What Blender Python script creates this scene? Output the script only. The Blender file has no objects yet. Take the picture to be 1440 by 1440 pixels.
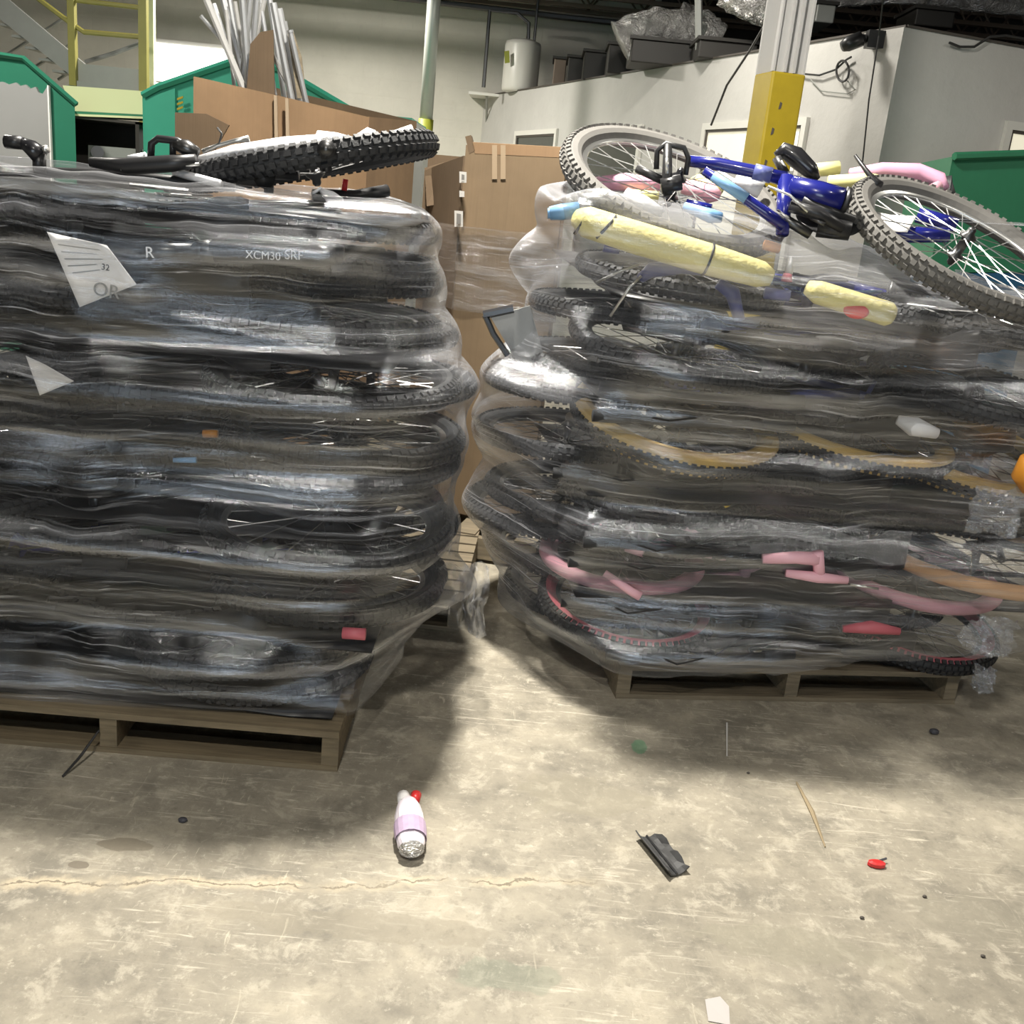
import bpy, math, random
import numpy as np
from mathutils import Vector, Matrix, Euler, noise
random.seed(7)
S = bpy.context.scene
C = S.collection
PI = math.pi

# ------------------------------------------------------------------ camera
PITCH, ROLL, CAMZ, FPX = math.radians(16.8), math.radians(5.66), 1.5, 1440.0
fw = Vector((0, math.cos(PITCH), -math.sin(PITCH)))
up0 = Vector((0, math.sin(PITCH), math.cos(PITCH)))
rt0 = Vector((1, 0, 0))
RT = rt0 * math.cos(ROLL) + up0 * math.sin(ROLL)
UP = up0 * math.cos(ROLL) - rt0 * math.sin(ROLL)
cam = bpy.data.objects.new('camera', bpy.data.cameras.new('camera'))
C.objects.link(cam)
cam.data.sensor_width = 36; cam.data.lens = 36; cam.data.clip_end = 100
m = Matrix((RT, UP, -fw)).transposed().to_4x4(); m.translation = (0, 0, CAMZ)
cam.matrix_world = m
S.camera = cam

# ------------------------------------------------------------------ world, exposure, lamps
w = bpy.data.worlds.new('world'); S.world = w; w.use_nodes = True
w.node_tree.nodes['Background'].inputs[0].default_value = (.9, .95, 1, 1)
w.node_tree.nodes['Background'].inputs[1].default_value = .02
S.view_settings.view_transform = 'Standard'; S.view_settings.look = 'None'
S.view_settings.gamma = 1; S.view_settings.use_curve_mapping = False
S.view_settings.exposure = 0.0
LAMPS = [  # x, y, watts: assumed high bay lamps out of view, added for light
    (-0.35, 3.2, 290), (-0.45, -0.4, 80), (2.8, 1.0, 26), (-4.6, 0.8, 10),
    (-4.3, 6.4, 140), (0.6, 7.4, 70), (-2.6, 10.8, 250), (4.4, 4.2, 45)]
LAMPZ = 3.72

# ------------------------------------------------------------------ helpers
def ray(x, y):
    return fw + RT * ((x - 720) / FPX) - UP * ((y - 720) / FPX)
def at(x, y, Y):
    d = ray(x, y); return Vector((0, 0, CAMZ)) + d * (Y / d.y)
def onfloor(x, y, z=0.0):
    d = ray(x, y); return Vector((0, 0, CAMZ)) + d * ((z - CAMZ) / d.z)
def onplane(x, y, p0, n):
    d = ray(x, y); o = Vector((0, 0, CAMZ)); return o + d * ((p0 - o).dot(n) / d.dot(n))

class MB:
    def __init__(s): s.v = []; s.f = []; s.m = []; s.uv = None
    def face(s, idx, mi=0): s.f.append(tuple(idx)); s.m.append(mi)
    def box(s, a, b, M=None, mi=0):
        o = len(s.v)
        for z in (a[2], b[2]):
            for (x, y) in ((a[0], a[1]), (b[0], a[1]), (b[0], b[1]), (a[0], b[1])):
                p = Vector((x, y, z)); s.v.append(M @ p if M else p)
        for q in ((3, 2, 1, 0), (4, 5, 6, 7), (0, 1, 5, 4), (1, 2, 6, 5), (2, 3, 7, 6), (3, 0, 4, 7)):
            s.face([o + i for i in q], mi)
        return s
    def hexa(s, p8, mi=0):
        o = len(s.v); s.v += [Vector(p) for p in p8]
        for q in ((3, 2, 1, 0), (4, 5, 6, 7), (0, 1, 5, 4), (1, 2, 6, 5), (2, 3, 7, 6), (3, 0, 4, 7)):
            s.face([o + i for i in q], mi)
        return s
    def tube(s, pts, r, seg=8, caps=True, mi=0, flat=None, closed=False):
        pts = [Vector(p) for p in pts]; n = len(pts); o = len(s.v)
        rs = r if isinstance(r, (list, tuple)) else [r] * n
        ref = None
        for i in range(n):
            if closed: t = (pts[(i + 1) % n] - pts[i - 1])
            else: t = (pts[min(i + 1, n - 1)] - pts[max(i - 1, 0)])
            t.normalize()
            if ref is None:
                ref = Vector((0, 0, 1)) if abs(t.z) < .9 else Vector((1, 0, 0))
            a = ref - t * ref.dot(t)
            if a.length < 1e-5: a = t.orthogonal()
            a.normalize(); b = t.cross(a); ref = a
            for k in range(seg):
                an = 2 * PI * k / seg
                s.v.append(pts[i] + a * (rs[i] * (flat or 1) * math.cos(an)) + b * (rs[i] * math.sin(an)))
        for i in range(n if closed else n - 1):
            for k in range(seg):
                j = (i + 1) % n
                s.face((o + i * seg + k, o + i * seg + (k + 1) % seg, o + j * seg + (k + 1) % seg, o + j * seg + k), mi)
        if caps and not closed:
            s.face([o + k for k in range(seg)][::-1], mi)
            s.face([o + (n - 1) * seg + k for k in range(seg)], mi)
        return s
    def lathe(s, prof, seg=24, M=None, mi=0):
        o = len(s.v); n = len(prof)
        for (r, z) in prof:
            for k in range(seg):
                a = 2 * PI * k / seg; p = Vector((r * math.cos(a), r * math.sin(a), z)); s.v.append(M @ p if M else p)
        for i in range(n - 1):
            for k in range(seg):
                s.face((o + i * seg + k, o + i * seg + (k + 1) % seg, o + (i + 1) * seg + (k + 1) % seg, o + (i + 1) * seg + k), mi)
        if prof[0][0] > 1e-4: s.face([o + k for k in range(seg)][::-1], mi)
        if prof[-1][0] > 1e-4: s.face([o + (n - 1) * seg + k for k in range(seg)], mi)
        return s
    def prism(s, poly, d, mi=0):          # poly: list of 3D points, d: thickness vector
        o = len(s.v); n = len(poly); d = Vector(d)
        s.v += [Vector(p) for p in poly] + [Vector(p) + d for p in poly]
        s.face(list(range(o, o + n))[::-1], mi); s.face(list(range(o + n, o + 2 * n)), mi)
        for i in range(n):
            j = (i + 1) % n; s.face((o + i, o + j, o + n + j, o + n + i), mi)
        return s
    def sheet(s, rows, mi=0):
        o = len(s.v); h = len(rows); wd = len(rows[0])
        for r in rows: s.v += [Vector(p) for p in r]
        for i in range(h - 1):
            for k in range(wd - 1):
                s.face((o + i * wd + k, o + i * wd + k + 1, o + (i + 1) * wd + k + 1, o + (i + 1) * wd + k), mi)
        return s
    def mesh(s, name, mats, smooth=False):
        me = bpy.data.meshes.new(name)
        me.from_pydata([tuple(p) for p in s.v], [], s.f)
        if not isinstance(mats, (list, tuple)): mats = [mats]
        for mt in mats: me.materials.append(mt)
        if len(mats) > 1: me.polygons.foreach_set('material_index', s.m)
        if smooth: me.polygons.foreach_set('use_smooth', [True] * len(s.f))
        me.update(); return me

def link(name, me, parent=None):
    o = bpy.data.objects.new(name, me); C.objects.link(o)
    if parent: o.parent = parent
    return o
def obj(name, mb, mats, parent=None, smooth=False, solid=None, bevel=None):
    o = link(name, mb.mesh(name, mats, smooth), parent)
    if solid: md = o.modifiers.new('s', 'SOLIDIFY'); md.thickness = solid; md.offset = 0
    if bevel: md = o.modifiers.new('b', 'BEVEL'); md.width = bevel; md.segments = 2
    return o
def tag(o, label, cat, group=None):
    o['label'] = label; o['category'] = cat
    if group: o['group'] = group
    return o
def thing(name, label, cat, loc=(0, 0, 0), rot=(0, 0, 0), group=None):
    o = bpy.data.objects.new(name, None); C.objects.link(o); o.empty_display_size = .1
    o.location = loc; o.rotation_euler = rot
    return tag(o, label, cat, group)
def struct(name, mb, mats, parent=None, smooth=False, bevel=None):
    o = obj(name, mb, mats, parent, smooth, bevel=bevel)
    if parent is None: o['kind'] = 'structure'
    return o

# ------------------------------------------------------------------ materials
def mat(name, col, rough=.5, metal=0, spec=.5, emit=None, noise_amt=0, nscale=8, bump=0, bscale=40, trans=0, coat=0):
    mt = bpy.data.materials.new(name); mt.use_nodes = True
    nt = mt.node_tree; b = nt.nodes['Principled BSDF']
    b.inputs['Base Color'].default_value = (*col, 1)
    b.inputs['Roughness'].default_value = rough; b.inputs['Metallic'].default_value = metal
    b.inputs['Specular IOR Level'].default_value = spec
    b.inputs['Coat Weight'].default_value = coat
    if emit:
        b.inputs['Emission Color'].default_value = (*emit[0], 1); b.inputs['Emission Strength'].default_value = emit[1]
    if noise_amt or bump:
        tc = nt.nodes.new('ShaderNodeTexCoord')
        if noise_amt:
            n = nt.nodes.new('ShaderNodeTexNoise'); n.inputs['Scale'].default_value = nscale; n.inputs['Detail'].default_value = 6
            n.inputs['Roughness'].default_value = .65
            nt.links.new(tc.outputs['Object'], n.inputs['Vector'])
            mx = nt.nodes.new('ShaderNodeMix'); mx.data_type = 'RGBA'
            mx.inputs[6].default_value = (*[c * (1 - noise_amt) for c in col], 1)
            mx.inputs[7].default_value = (*[min(1, c * (1 + noise_amt)) for c in col], 1)
            nt.links.new(n.outputs['Fac'], mx.inputs[0]); nt.links.new(mx.outputs[2], b.inputs['Base Color'])
        if bump:
            n2 = nt.nodes.new('ShaderNodeTexNoise'); n2.inputs['Scale'].default_value = bscale; n2.inputs['Detail'].default_value = 4
            nt.links.new(tc.outputs['Object'], n2.inputs['Vector'])
            bp = nt.nodes.new('ShaderNodeBump'); bp.inputs['Strength'].default_value = bump; bp.inputs['Distance'].default_value = .02
            nt.links.new(n2.outputs['Fac'], bp.inputs['Height']); nt.links.new(bp.outputs[0], b.inputs['Normal'])
    return mt

class NT:                                      # tiny node helper
    def __init__(s, name):
        s.mat = bpy.data.materials.new(name); s.mat.use_nodes = True; s.t = s.mat.node_tree
        s.b = s.t.nodes['Principled BSDF']; s.out = s.t.nodes['Material Output']
    def n(s, ty, **kw):
        nd = s.t.nodes.new('ShaderNode' + ty)
        for k, v in kw.items(): setattr(nd, k, v)
        return nd
    def l(s, a, b): s.t.links.new(a, b)
    def val(s, x, sock):
        if hasattr(x, 'is_linked'): s.l(x, sock)
        else: sock.default_value = x
    def math(s, op, a, b=0.0, c=0.0, clamp=False):
        nd = s.n('Math', operation=op); nd.use_clamp = clamp
        s.val(a, nd.inputs[0]); s.val(b, nd.inputs[1])
        if op in ('MULTIPLY_ADD', 'COMPARE'): s.val(c, nd.inputs[2])
        return nd.outputs[0]
    def map(s, vec, scale=(1, 1, 1), loc=(0, 0, 0), rot=(0, 0, 0)):
        nd = s.n('Mapping'); nd.inputs['Scale'].default_value = scale; nd.inputs['Location'].default_value = loc; nd.inputs['Rotation'].default_value = rot
        s.l(vec, nd.inputs['Vector']); return nd.outputs[0]
    def noise(s, vec, scale, detail=5, rough=.6, dist=0):
        nd = s.n('TexNoise'); nd.inputs['Scale'].default_value = scale; nd.inputs['Detail'].default_value = detail
        nd.inputs['Roughness'].default_value = rough; nd.inputs['Distortion'].default_value = dist
        s.l(vec, nd.inputs['Vector']); return nd.outputs['Fac']
    def ramp(s, x, lo, hi, a=0., b=1.):
        nd = s.n('MapRange'); nd.interpolation_type = 'SMOOTHSTEP'
        s.val(x, nd.inputs[0])
        for i, q in enumerate((lo, hi, a, b)): nd.inputs[1 + i].default_value = q
        return nd.outputs[0]
    def mix(s, f, a, b):
        nd = s.n('Mix', data_type='RGBA'); s.val(f, nd.inputs[0])
        for i, q in ((6, a), (7, b)):
            if isinstance(q, tuple): nd.inputs[i].default_value = (*q, 1)
            else: s.l(q, nd.inputs[i])
        return nd.outputs[2]
    def bump(s, h, strength, dist):
        nd = s.n('Bump'); nd.inputs['Strength'].default_value = strength; nd.inputs['Distance'].default_value = dist
        s.l(h, nd.inputs['Height']); return nd.outputs[0]

def floor_material():
    t = NT('concrete_floor'); b = t.b
    P = t.n('TexCoord').outputs['Object']
    big = t.noise(P, .9, 5, .6); mid = t.noise(P, 4.5, 8, .7); fine = t.noise(P, 38, 6, .7)
    m2 = t.noise(P, 13, 7, .72, .4)
    scr = t.noise(t.map(P, (2, 22, 1), rot=(0, 0, .35)), 2.0, 6, .7, 1.6)
    scr2 = t.noise(t.map(P, (16, 3, 1), rot=(0, 0, .3)), 2.0, 6, .7, 1.8)
    patch = t.ramp(t.noise(t.map(P, loc=(3, 1, 0)), 1.4, 4, .6), .42, .62)
    col = t.mix(t.ramp(big, .3, .72), (.275, .248, .195), (.42, .38, .30))
    col = t.mix(t.ramp(mid, .46, .66, 0, .7), col, (.18, .166, .135))
    col = t.mix(t.ramp(mid, .48, .30, 0, .65), col, (.52, .465, .36))
    col = t.mix(t.ramp(m2, .50, .66, 0, .55), col, (.56, .51, .41))
    col = t.mix(t.ramp(m2, .44, .30, 0, .5), col, (.17, .157, .125))
    col = t.mix(t.math('MULTIPLY', t.ramp(scr, .55, .68, 0, .75), patch), col, (.70, .64, .52))
    col = t.mix(t.math('MULTIPLY', t.ramp(scr2, .60, .70, 0, .6), patch), col, (.66, .60, .47))
    col = t.mix(t.ramp(fine, .56, .72, 0, .5), col, (.19, .17, .13))
    col = t.mix(t.ramp(fine, .43, .30, 0, .45), col, (.70, .64, .52))
    sep = t.n('SeparateXYZ'); t.l(P, sep.inputs[0]); X, Y = sep.outputs[0], sep.outputs[1]
    # crack across the foreground
    wob = t.math('MULTIPLY', t.math('SUBTRACT', t.noise(P, 5, 6, .65), .5), .16)
    ln = t.math('ADD', t.math('SUBTRACT', Y, t.math('MULTIPLY_ADD', X, .17, 2.01)), wob)
    ad = t.math('ABSOLUTE', ln)
    inx = t.ramp(X, .15, .35, 1, 0)
    pale = t.math('MULTIPLY', t.math('MULTIPLY', t.ramp(ad, .03, .004), t.ramp(mid, .4, .6)), inx)
    col = t.mix(t.math('MULTIPLY', pale, .7), col, (.66, .56, .40))
    dark = t.math('MULTIPLY', t.ramp(ad, .0045, .001), inx)
    dark = t.math('MULTIPLY', dark, t.ramp(mid, .40, .56))
    col = t.mix(t.math('MULTIPLY', dark, .7), col, (.13, .11, .08))
    # stains with a shape of their own: centre, size x / y, colour, amount
    def blot(px, py, sx, sy, c, amt, col):
        q = onfloor(px, py)
        dx = t.math('DIVIDE', t.math('SUBTRACT', X, q.x), sx); dy = t.math('DIVIDE', t.math('SUBTRACT', Y, q.y), sy)
        d = t.math('SQRT', t.math('ADD', t.math('MULTIPLY', dx, dx), t.math('MULTIPLY', dy, dy)))
        d = t.math('ADD', d, t.math('MULTIPLY', t.math('SUBTRACT', t.noise(P, 9, 4, .6), .5), 2.0))
        return t.mix(t.ramp(d, 1.0, .85, 0, amt), col, c)
    for a in ((178, 1188, .075, .022, (.22, .19, .14), .8), (108, 1216, .02, .012, (.17, .145, .11), .8), (898, 1050, .025, .045, (.10, .30, .16), .6),
              (820, 1120, .20, .10, (.27, .245, .185), .5), (1385, 1290, .16, .10, (.25, .23, .18), .5),
              (500, 1300, .3, .05, (.28, .25, .19), .5), (700, 1370, .12, .05, (.2, .24, .18), .35), (1120, 1330, .22, .06, (.27, .25, .19), .5)):
        col = blot(*a, col)
    t.l(col, b.inputs['Base Color'])
    b.inputs['Roughness'].default_value = .62; b.inputs['Specular IOR Level'].default_value = .35
    h = t.math('ADD', t.math('MULTIPLY', fine, .5), t.math('ADD', mid, t.math('MULTIPLY', dark, -2)))
    t.l(t.bump(h, .35, .012), b.inputs['Normal'])
    return t.mat

def film_material(name, haze0, streak, gloss, bump=.22, edge=.3):
    t = NT(name); t.t.nodes.remove(t.b)
    uv = t.n('UVMap').outputs[0]
    warp = t.n('TexNoise'); warp.inputs['Scale'].default_value = 2.2; warp.inputs['Detail'].default_value = 3; t.l(uv, warp.inputs['Vector'])
    vm = t.n('VectorMath', operation='MULTIPLY_ADD'); t.l(warp.outputs['Color'], vm.inputs[0]); vm.inputs[1].default_value = (.05, .08, 0); t.l(uv, vm.inputs[2])
    q = vm.outputs[0]
    s1 = t.noise(t.map(q, (1.0, 60, 1)), 1.6, 7, .72)
    s2 = t.noise(t.map(q, (.6, 13, 1)), 1.5, 4, .6)
    s3 = t.noise(t.map(q, (5, 120, 1)), 1.2, 4, .65)
    bl = t.noise(q, 3.0, 4, .6)
    crump = t.noise(t.map(q, (1, 1.6, 1)), 20, 5, .62, 1.2)
    lines = t.ramp(s1, .53, .66); bands = t.ramp(s2, .48, .66)
    painted_glint = t.math('MULTIPLY', t.ramp(s3, .60, .72), t.ramp(bl, .45, .60))  # sparkle dashes painted into the film as white haze
    lw = t.n('LayerWeight'); lw.inputs['Blend'].default_value = .28
    fac = lw.outputs['Facing']
    h = t.math('MULTIPLY_ADD', bands, streak * .45, haze0)
    h = t.math('MULTIPLY_ADD', t.math('MULTIPLY', lines, t.ramp(bl, .3, .65, .35, 1.2)), streak, h)
    h = t.math('MULTIPLY_ADD', painted_glint, .35, h)
    h = t.math('MULTIPLY_ADD', t.math('POWER', fac, 2.0), edge, h, clamp=True)
    dif = t.n('BsdfDiffuse'); dif.inputs['Color'].default_value = (.80, .81, .85, 1)
    trl = t.n('BsdfTranslucent'); trl.inputs['Color'].default_value = (.7, .71, .76, 1)
    dm = t.n('MixShader'); dm.inputs[0].default_value = .35; t.l(dif.outputs[0], dm.inputs[1]); t.l(trl.outputs[0], dm.inputs[2])
    tr = t.n('BsdfTransparent'); tr.inputs['Color'].default_value = (.90, .905, .91, 1)
    gl = t.n('BsdfGlossy'); gl.inputs['Roughness'].default_value = .17; gl.inputs['Color'].default_value = (.92, .95, 1, 1)
    ht = t.math('ADD', t.math('MULTIPLY', s1, .75), t.math('ADD', t.math('MULTIPLY', s2, .9), t.math('ADD', t.math('MULTIPLY', t.math('MULTIPLY', crump, t.ramp(bl, .42, .65)), .8), t.math('MULTIPLY', s3, .22))))
    nb = t.bump(ht, bump, .014); t.l(nb, gl.inputs['Normal']); t.l(nb, dif.inputs['Normal'])
    gf = t.math('MULTIPLY_ADD', t.math('POWER', fac, 2.5), .5, gloss, clamp=True)
    gf = t.math('MULTIPLY_ADD', t.math('MAXIMUM', lines, bands), .16, gf, clamp=True)
    m1 = t.n('MixShader'); t.l(h, m1.inputs[0]); t.l(tr.outputs[0], m1.inputs[1]); t.l(dm.outputs[0], m1.inputs[2])
    m2 = t.n('MixShader'); t.l(gf, m2.inputs[0]); t.l(m1.outputs[0], m2.inputs[1]); t.l(gl.outputs[0], m2.inputs[2])
    t.l(m2.outputs[0], t.out.inputs[0])
    return t.mat

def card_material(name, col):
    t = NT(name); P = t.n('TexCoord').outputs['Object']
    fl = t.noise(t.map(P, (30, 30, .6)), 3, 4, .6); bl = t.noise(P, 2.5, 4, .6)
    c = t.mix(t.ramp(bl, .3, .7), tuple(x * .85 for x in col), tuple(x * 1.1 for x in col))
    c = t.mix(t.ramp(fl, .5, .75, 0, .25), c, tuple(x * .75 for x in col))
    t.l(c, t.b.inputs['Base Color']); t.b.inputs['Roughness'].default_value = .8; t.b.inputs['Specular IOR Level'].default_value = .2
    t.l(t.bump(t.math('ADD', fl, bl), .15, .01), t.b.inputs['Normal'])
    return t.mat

def block_wall_material(name, col, blocks=True):
    t = NT(name); P = t.n('TexCoord').outputs['Object']
    bl = t.noise(P, .8, 6, .65); fi = t.noise(P, 14, 5, .6)
    c = t.mix(t.ramp(bl, .3, .72), tuple(x * .84 for x in col), col)
    c = t.mix(t.ramp(fi, .55, .8, 0, .25), c, tuple(x * .7 for x in col))
    t.l(c, t.b.inputs['Base Color']); t.b.inputs['Roughness'].default_value = .6; t.b.inputs['Specular IOR Level'].default_value = .3
    h = fi
    if blocks:
        br = t.n('TexBrick'); br.inputs['Scale'].default_value = 1; br.inputs['Brick Width'].default_value = .4; br.inputs['Row Height'].default_value = .2
        br.inputs['Mortar Size'].default_value = .012; t.l(t.map(P, rot=(PI / 2, 0, 0)), br.inputs['Vector'])
        h = t.math('ADD', t.math('MULTIPLY', fi, .3), t.math('MULTIPLY', br.outputs['Fac'], -.8))
    t.l(t.bump(h, .4, .01), t.b.inputs['Normal'])
    return t.mat

def wood_material(name, col):
    t = NT(name); P = t.n('TexCoord').outputs['Object']
    g = t.noise(t.map(P, (1.5, 22, 22)), 3, 6, .65, .5); bl = t.noise(P, 4, 4, .6)
    c = t.mix(t.ramp(g, .3, .7), tuple(x * .7 for x in col), tuple(x * 1.15 for x in col))
    c = t.mix(t.ramp(bl, .5, .75, 0, .5), c, tuple(x * .5 for x in col))
    t.l(c, t.b.inputs['Base Color']); t.b.inputs['Roughness'].default_value = .8
    t.l(t.bump(g, .3, .005), t.b.inputs['Normal']); return t.mat

def foil_material(name):
    t = NT(name); P = t.n('TexCoord').outputs['Object']
    n = t.noise(P, 9, 5, .7, 1.0)
    t.b.inputs['Base Color'].default_value = (.72, .71, .69, 1); t.b.inputs['Metallic'].default_value = .65; t.b.inputs['Roughness'].default_value = .25
    t.l(t.bump(n, 1.0, .12), t.b.inputs['Normal']); return t.mat

M = dict(
    floor=floor_material(),
    film_l=film_material('clear_film_dark', .004, .40, .09),
    film_r=film_material('clear_film', .025, .40, .095, edge=.6),
    film_box=film_material('clear_film_box', .03, .25, .10, .5),
    film_crumple=film_material('crumpled_film', .10, .35, .30, 1.0),
    wallwhite=block_wall_material('painted_block', (.62, .60, .53)),
    office=block_wall_material('painted_drywall', (.56, .55, .52), False),
    shade_dark=mat('painted_shade', (.05, .045, .04), .9), ceil=mat('dark_ceiling', (.05, .042, .035), .9),
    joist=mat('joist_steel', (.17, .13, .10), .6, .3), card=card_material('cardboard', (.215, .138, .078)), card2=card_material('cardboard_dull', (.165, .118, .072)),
    card3=card_material('cardboard_dark', (.125, .087, .054)), tape=mat('paper_tape', (.26, .195, .125), .6), label=mat('white_label', (.8, .79, .76), .6),
    green=mat('green_enamel', (.018, .15, .09), .42, noise_amt=.12, nscale=3), green2=mat('green_bright', (.035, .28, .185), .42, noise_amt=.1, nscale=3), green3=mat('green_bin', (.04, .42, .27), .42, noise_amt=.1, nscale=3),
    greend=mat('green_dumpster', (.025, .17, .085), .5, noise_amt=.15), blue_bin=mat('blue_paint', (.02, .10, .20), .5),
    greyp=mat('grey_panel', (.27, .275, .27), .5, noise_amt=.1, nscale=2), stair=mat('grey_steel', (.30, .31, .29), .45, .3, noise_amt=.1),
    railyel=mat('rail_yellow', (.27, .245, .055), .5, noise_amt=.2), paleyel=mat('pale_panel', (.68, .70, .40), .5), yel=mat('safety_yellow', (.34, .25, .012), .45, noise_amt=.2, nscale=10),
    yelgreen=mat('yellow_green', (.24, .26, .025), .5, noise_amt=.15), colwhite=mat('column_white', (.42, .415, .40), .45, noise_amt=.06), poleg=mat('pole_grey', (.50, .52, .48), .35, .3),
    daylight=mat('daylight_pane', (.9, .9, .9), .3, emit=((1, .98, .92), 3.2)), glowpane=mat('glowing_pane', (.6, .58, .5), .15, emit=((1, .93, .70), .6)),
    darkglass=mat('dark_glass', (.05, .055, .05), .08), frame=mat('window_frame', (.66, .65, .60), .5), trimdark=mat('dark_trim', (.07, .06, .05), .6),
    foil=foil_material('duct_foil'), darkbox=mat('dark_sheet_metal', (.025, .023, .02), .55, .2), tank=mat('tank_white', (.62, .61, .56), .35),
    black=mat('black_paint', (.013, .013, .015), .3, coat=.3), rubber=mat('black_rubber', (.028, .029, .031), .6, bump=.2, bscale=300), rubberg=mat('grey_rubber', (.13, .125, .115), .75, noise_amt=.25, nscale=12),
    blackp=mat('black_plastic', (.02, .02, .021), .38), steel=mat('bright_steel', (.62, .62, .62), .25, 1), alu=mat('aluminium', (.72, .72, .70), .32, .9), darksteel=mat('dark_steel', (.12, .12, .12), .35, .9),
    gum=mat('gum_sidewall', (.62, .42, .13), .55), pink=mat('pink_rubber', (.82, .42, .50), .5), pinkp=mat('pink_paint', (.84, .48, .56), .4), red=mat('red_pink_rubber', (.52, .13, .16), .5),
    peach=mat('peach_rubber', (.80, .48, .26), .5), blue=mat('blue_paint_bike', (.012, .016, .17), .25, coat=.5), lblue=mat('light_blue_paint', (.20, .38, .62), .3), purple=mat('violet_blue_paint', (.11, .13, .33), .35),
    yellow=mat('pale_yellow_foam', (.78, .70, .30), .6, bump=.3, bscale=60), pyel=mat('pale_yellow_paint', (.82, .77, .33), .35), whitef=mat('white_foam', (.74, .74, .76), .6, bump=.25, bscale=25), magenta=mat('magenta_paint', (.70, .36, .50), .35),
    paper=mat('paper', (.86, .84, .82), .7), ink=mat('ink', (.06, .06, .07), .6), whitet=mat('white_decal', (.85, .85, .85), .5), orange=mat('orange_plastic', (.55, .22, .02), .4),
    wood=wood_material('pallet_wood', (.21, .165, .10)), wooddark=wood_material('pallet_wood_old', (.22, .18, .12)), cable=mat('cable', (.03, .03, .03), .5), metaltube=mat('galvanised', (.55, .56, .57), .35, .75, noise_amt=.2), redp=mat('red_plastic', (.60, .03, .03), .35),
    wrapper=mat('plastic_wrapper', (.80, .74, .80), .3, noise_amt=.12, nscale=30), tread=mat('weathered_black', (.05, .05, .05), .55, noise_amt=.5, nscale=40), lens=mat('lamp_lens', (1, 1, 1), .4, emit=((1, .95, .85), 4)))
M['assumed_dock'] = mat('assumed_daylight', (.9, .9, .9), .4, emit=((.74, .87, 1), 4.6))  # glow for the assumed door behind the camera
M['dimwall'] = mat('dim_wall', (.22, .21, .19), .8)
M['hazard'] = mat('hazard_black', (.02, .02, .02), .5)

# ------------------------------------------------------------------ the room
struct('floor', MB().box((-8, -6, -.2), (8, 15, 0)), M['floor'])
struct('wall_back', MB().box((-8, 13.8, 0), (1.2, 14, 4.2)), M['wallwhite'])
struct('wall_back_upper', MB().box((1.2, 13.8, 0), (8, 14, 4.2)), M['shade_dark'])  # near-black colour stands in for the unlit wall above the office
struct('wall_left', MB().box((-8, -6, 0), (-7.8, 13.8, 4.2)), M['dimwall'])
struct('wall_right', MB().box((7.8, -6, 0), (8, 13.8, 4.2)), M['dimwall'])
struct('wall_front', MB().box((-7.8, -6, 0), (7.8, -5.8, 4.2)), M['dimwall'])
struct('ceiling', MB().box((-8, -6, 4.2), (8, 14, 4.3)), M['ceil'])
d1 = struct('assumed_door_1', MB().box((-2.5, -5.8, .0), (1.4, -5.76, 2.7)), M['frame'])  # assumed door, unseen, added to light the film and stack fronts
obj('assumed_daylight_opening', MB().box((-2.3, -5.75, .15), (1.2, -5.74, 2.55)), M['assumed_dock'], d1)  # glowing surface added as assumed daylight from behind the camera
for k in range(1, 5): obj('assumed_door_rail', MB().box((-2.3, -5.735, .15 + k * .48), (1.2, -5.72, .18 + k * .48)), M['frame'], d1)
# open web roof joists over the far end
for i, y in enumerate((11.4, 12.2, 13.0, 13.6)):
    j = thing('roof_joist', 'brown open web steel roof joist, ' + ['nearest', 'second', 'third', 'farthest'][i] + ' of the four over the back wall', 'joist', group='roof joists')
    obj('top_chord', MB().box((-3.5, y - .03, 4.14), (7.8, y + .03, 4.19)), M['joist'], j)
    obj('bottom_chord', MB().box((-3.5, y - .03, 3.62 + .04 * i), (7.8, y + .03, 3.66 + .04 * i)), M['joist'], j)
    for k in range(18):
        x = -3.4 + k * .62
        obj('web_bar', MB().tube([(x, y, 3.66 + .04 * i), (x + .31, y, 4.15)], .012, 5).tube([(x + .31, y, 4.15), (x + .62, y, 3.66 + .04 * i)], .012, 5), M['joist'], j)
# assumed lamps, none of them in view
for i, (x, y, wt) in enumerate(LAMPS):
    t = thing('assumed_bay_lamp', 'assumed round black high bay lamp hanging from the ceiling, ' + ['first', 'second', 'third', 'fourth', 'fifth', 'sixth', 'seventh', 'eighth'][i] + ' of eight', 'lamp', (x, y, LAMPZ), group='assumed high bay lamps')
    obj('housing', MB().lathe([(.02, .30), (.09, .28), (.10, .12), (.24, .03), (.24, .02), (.05, .05)], 24), M['blackp'], t, True)
    obj('lens', MB().lathe([(.0, .024), (.21, .024), (.215, .03)], 24), M['lens'], t)
    obj('hanger', MB().tube([(0, 0, .3), (0, 0, .48)], .008, 6), M['cable'], t)
    ld = bpy.data.lights.new('lamp', 'AREA'); ld.shape = 'DISK'; ld.size = .18 if i == 1 else .26 if i == 0 else .42; ld.energy = wt; ld.color = (1, .95, .86)
    lo = bpy.data.objects.new('bulb', ld); C.objects.link(lo); lo.parent = t; lo.location = (0, 0, .018)

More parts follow.
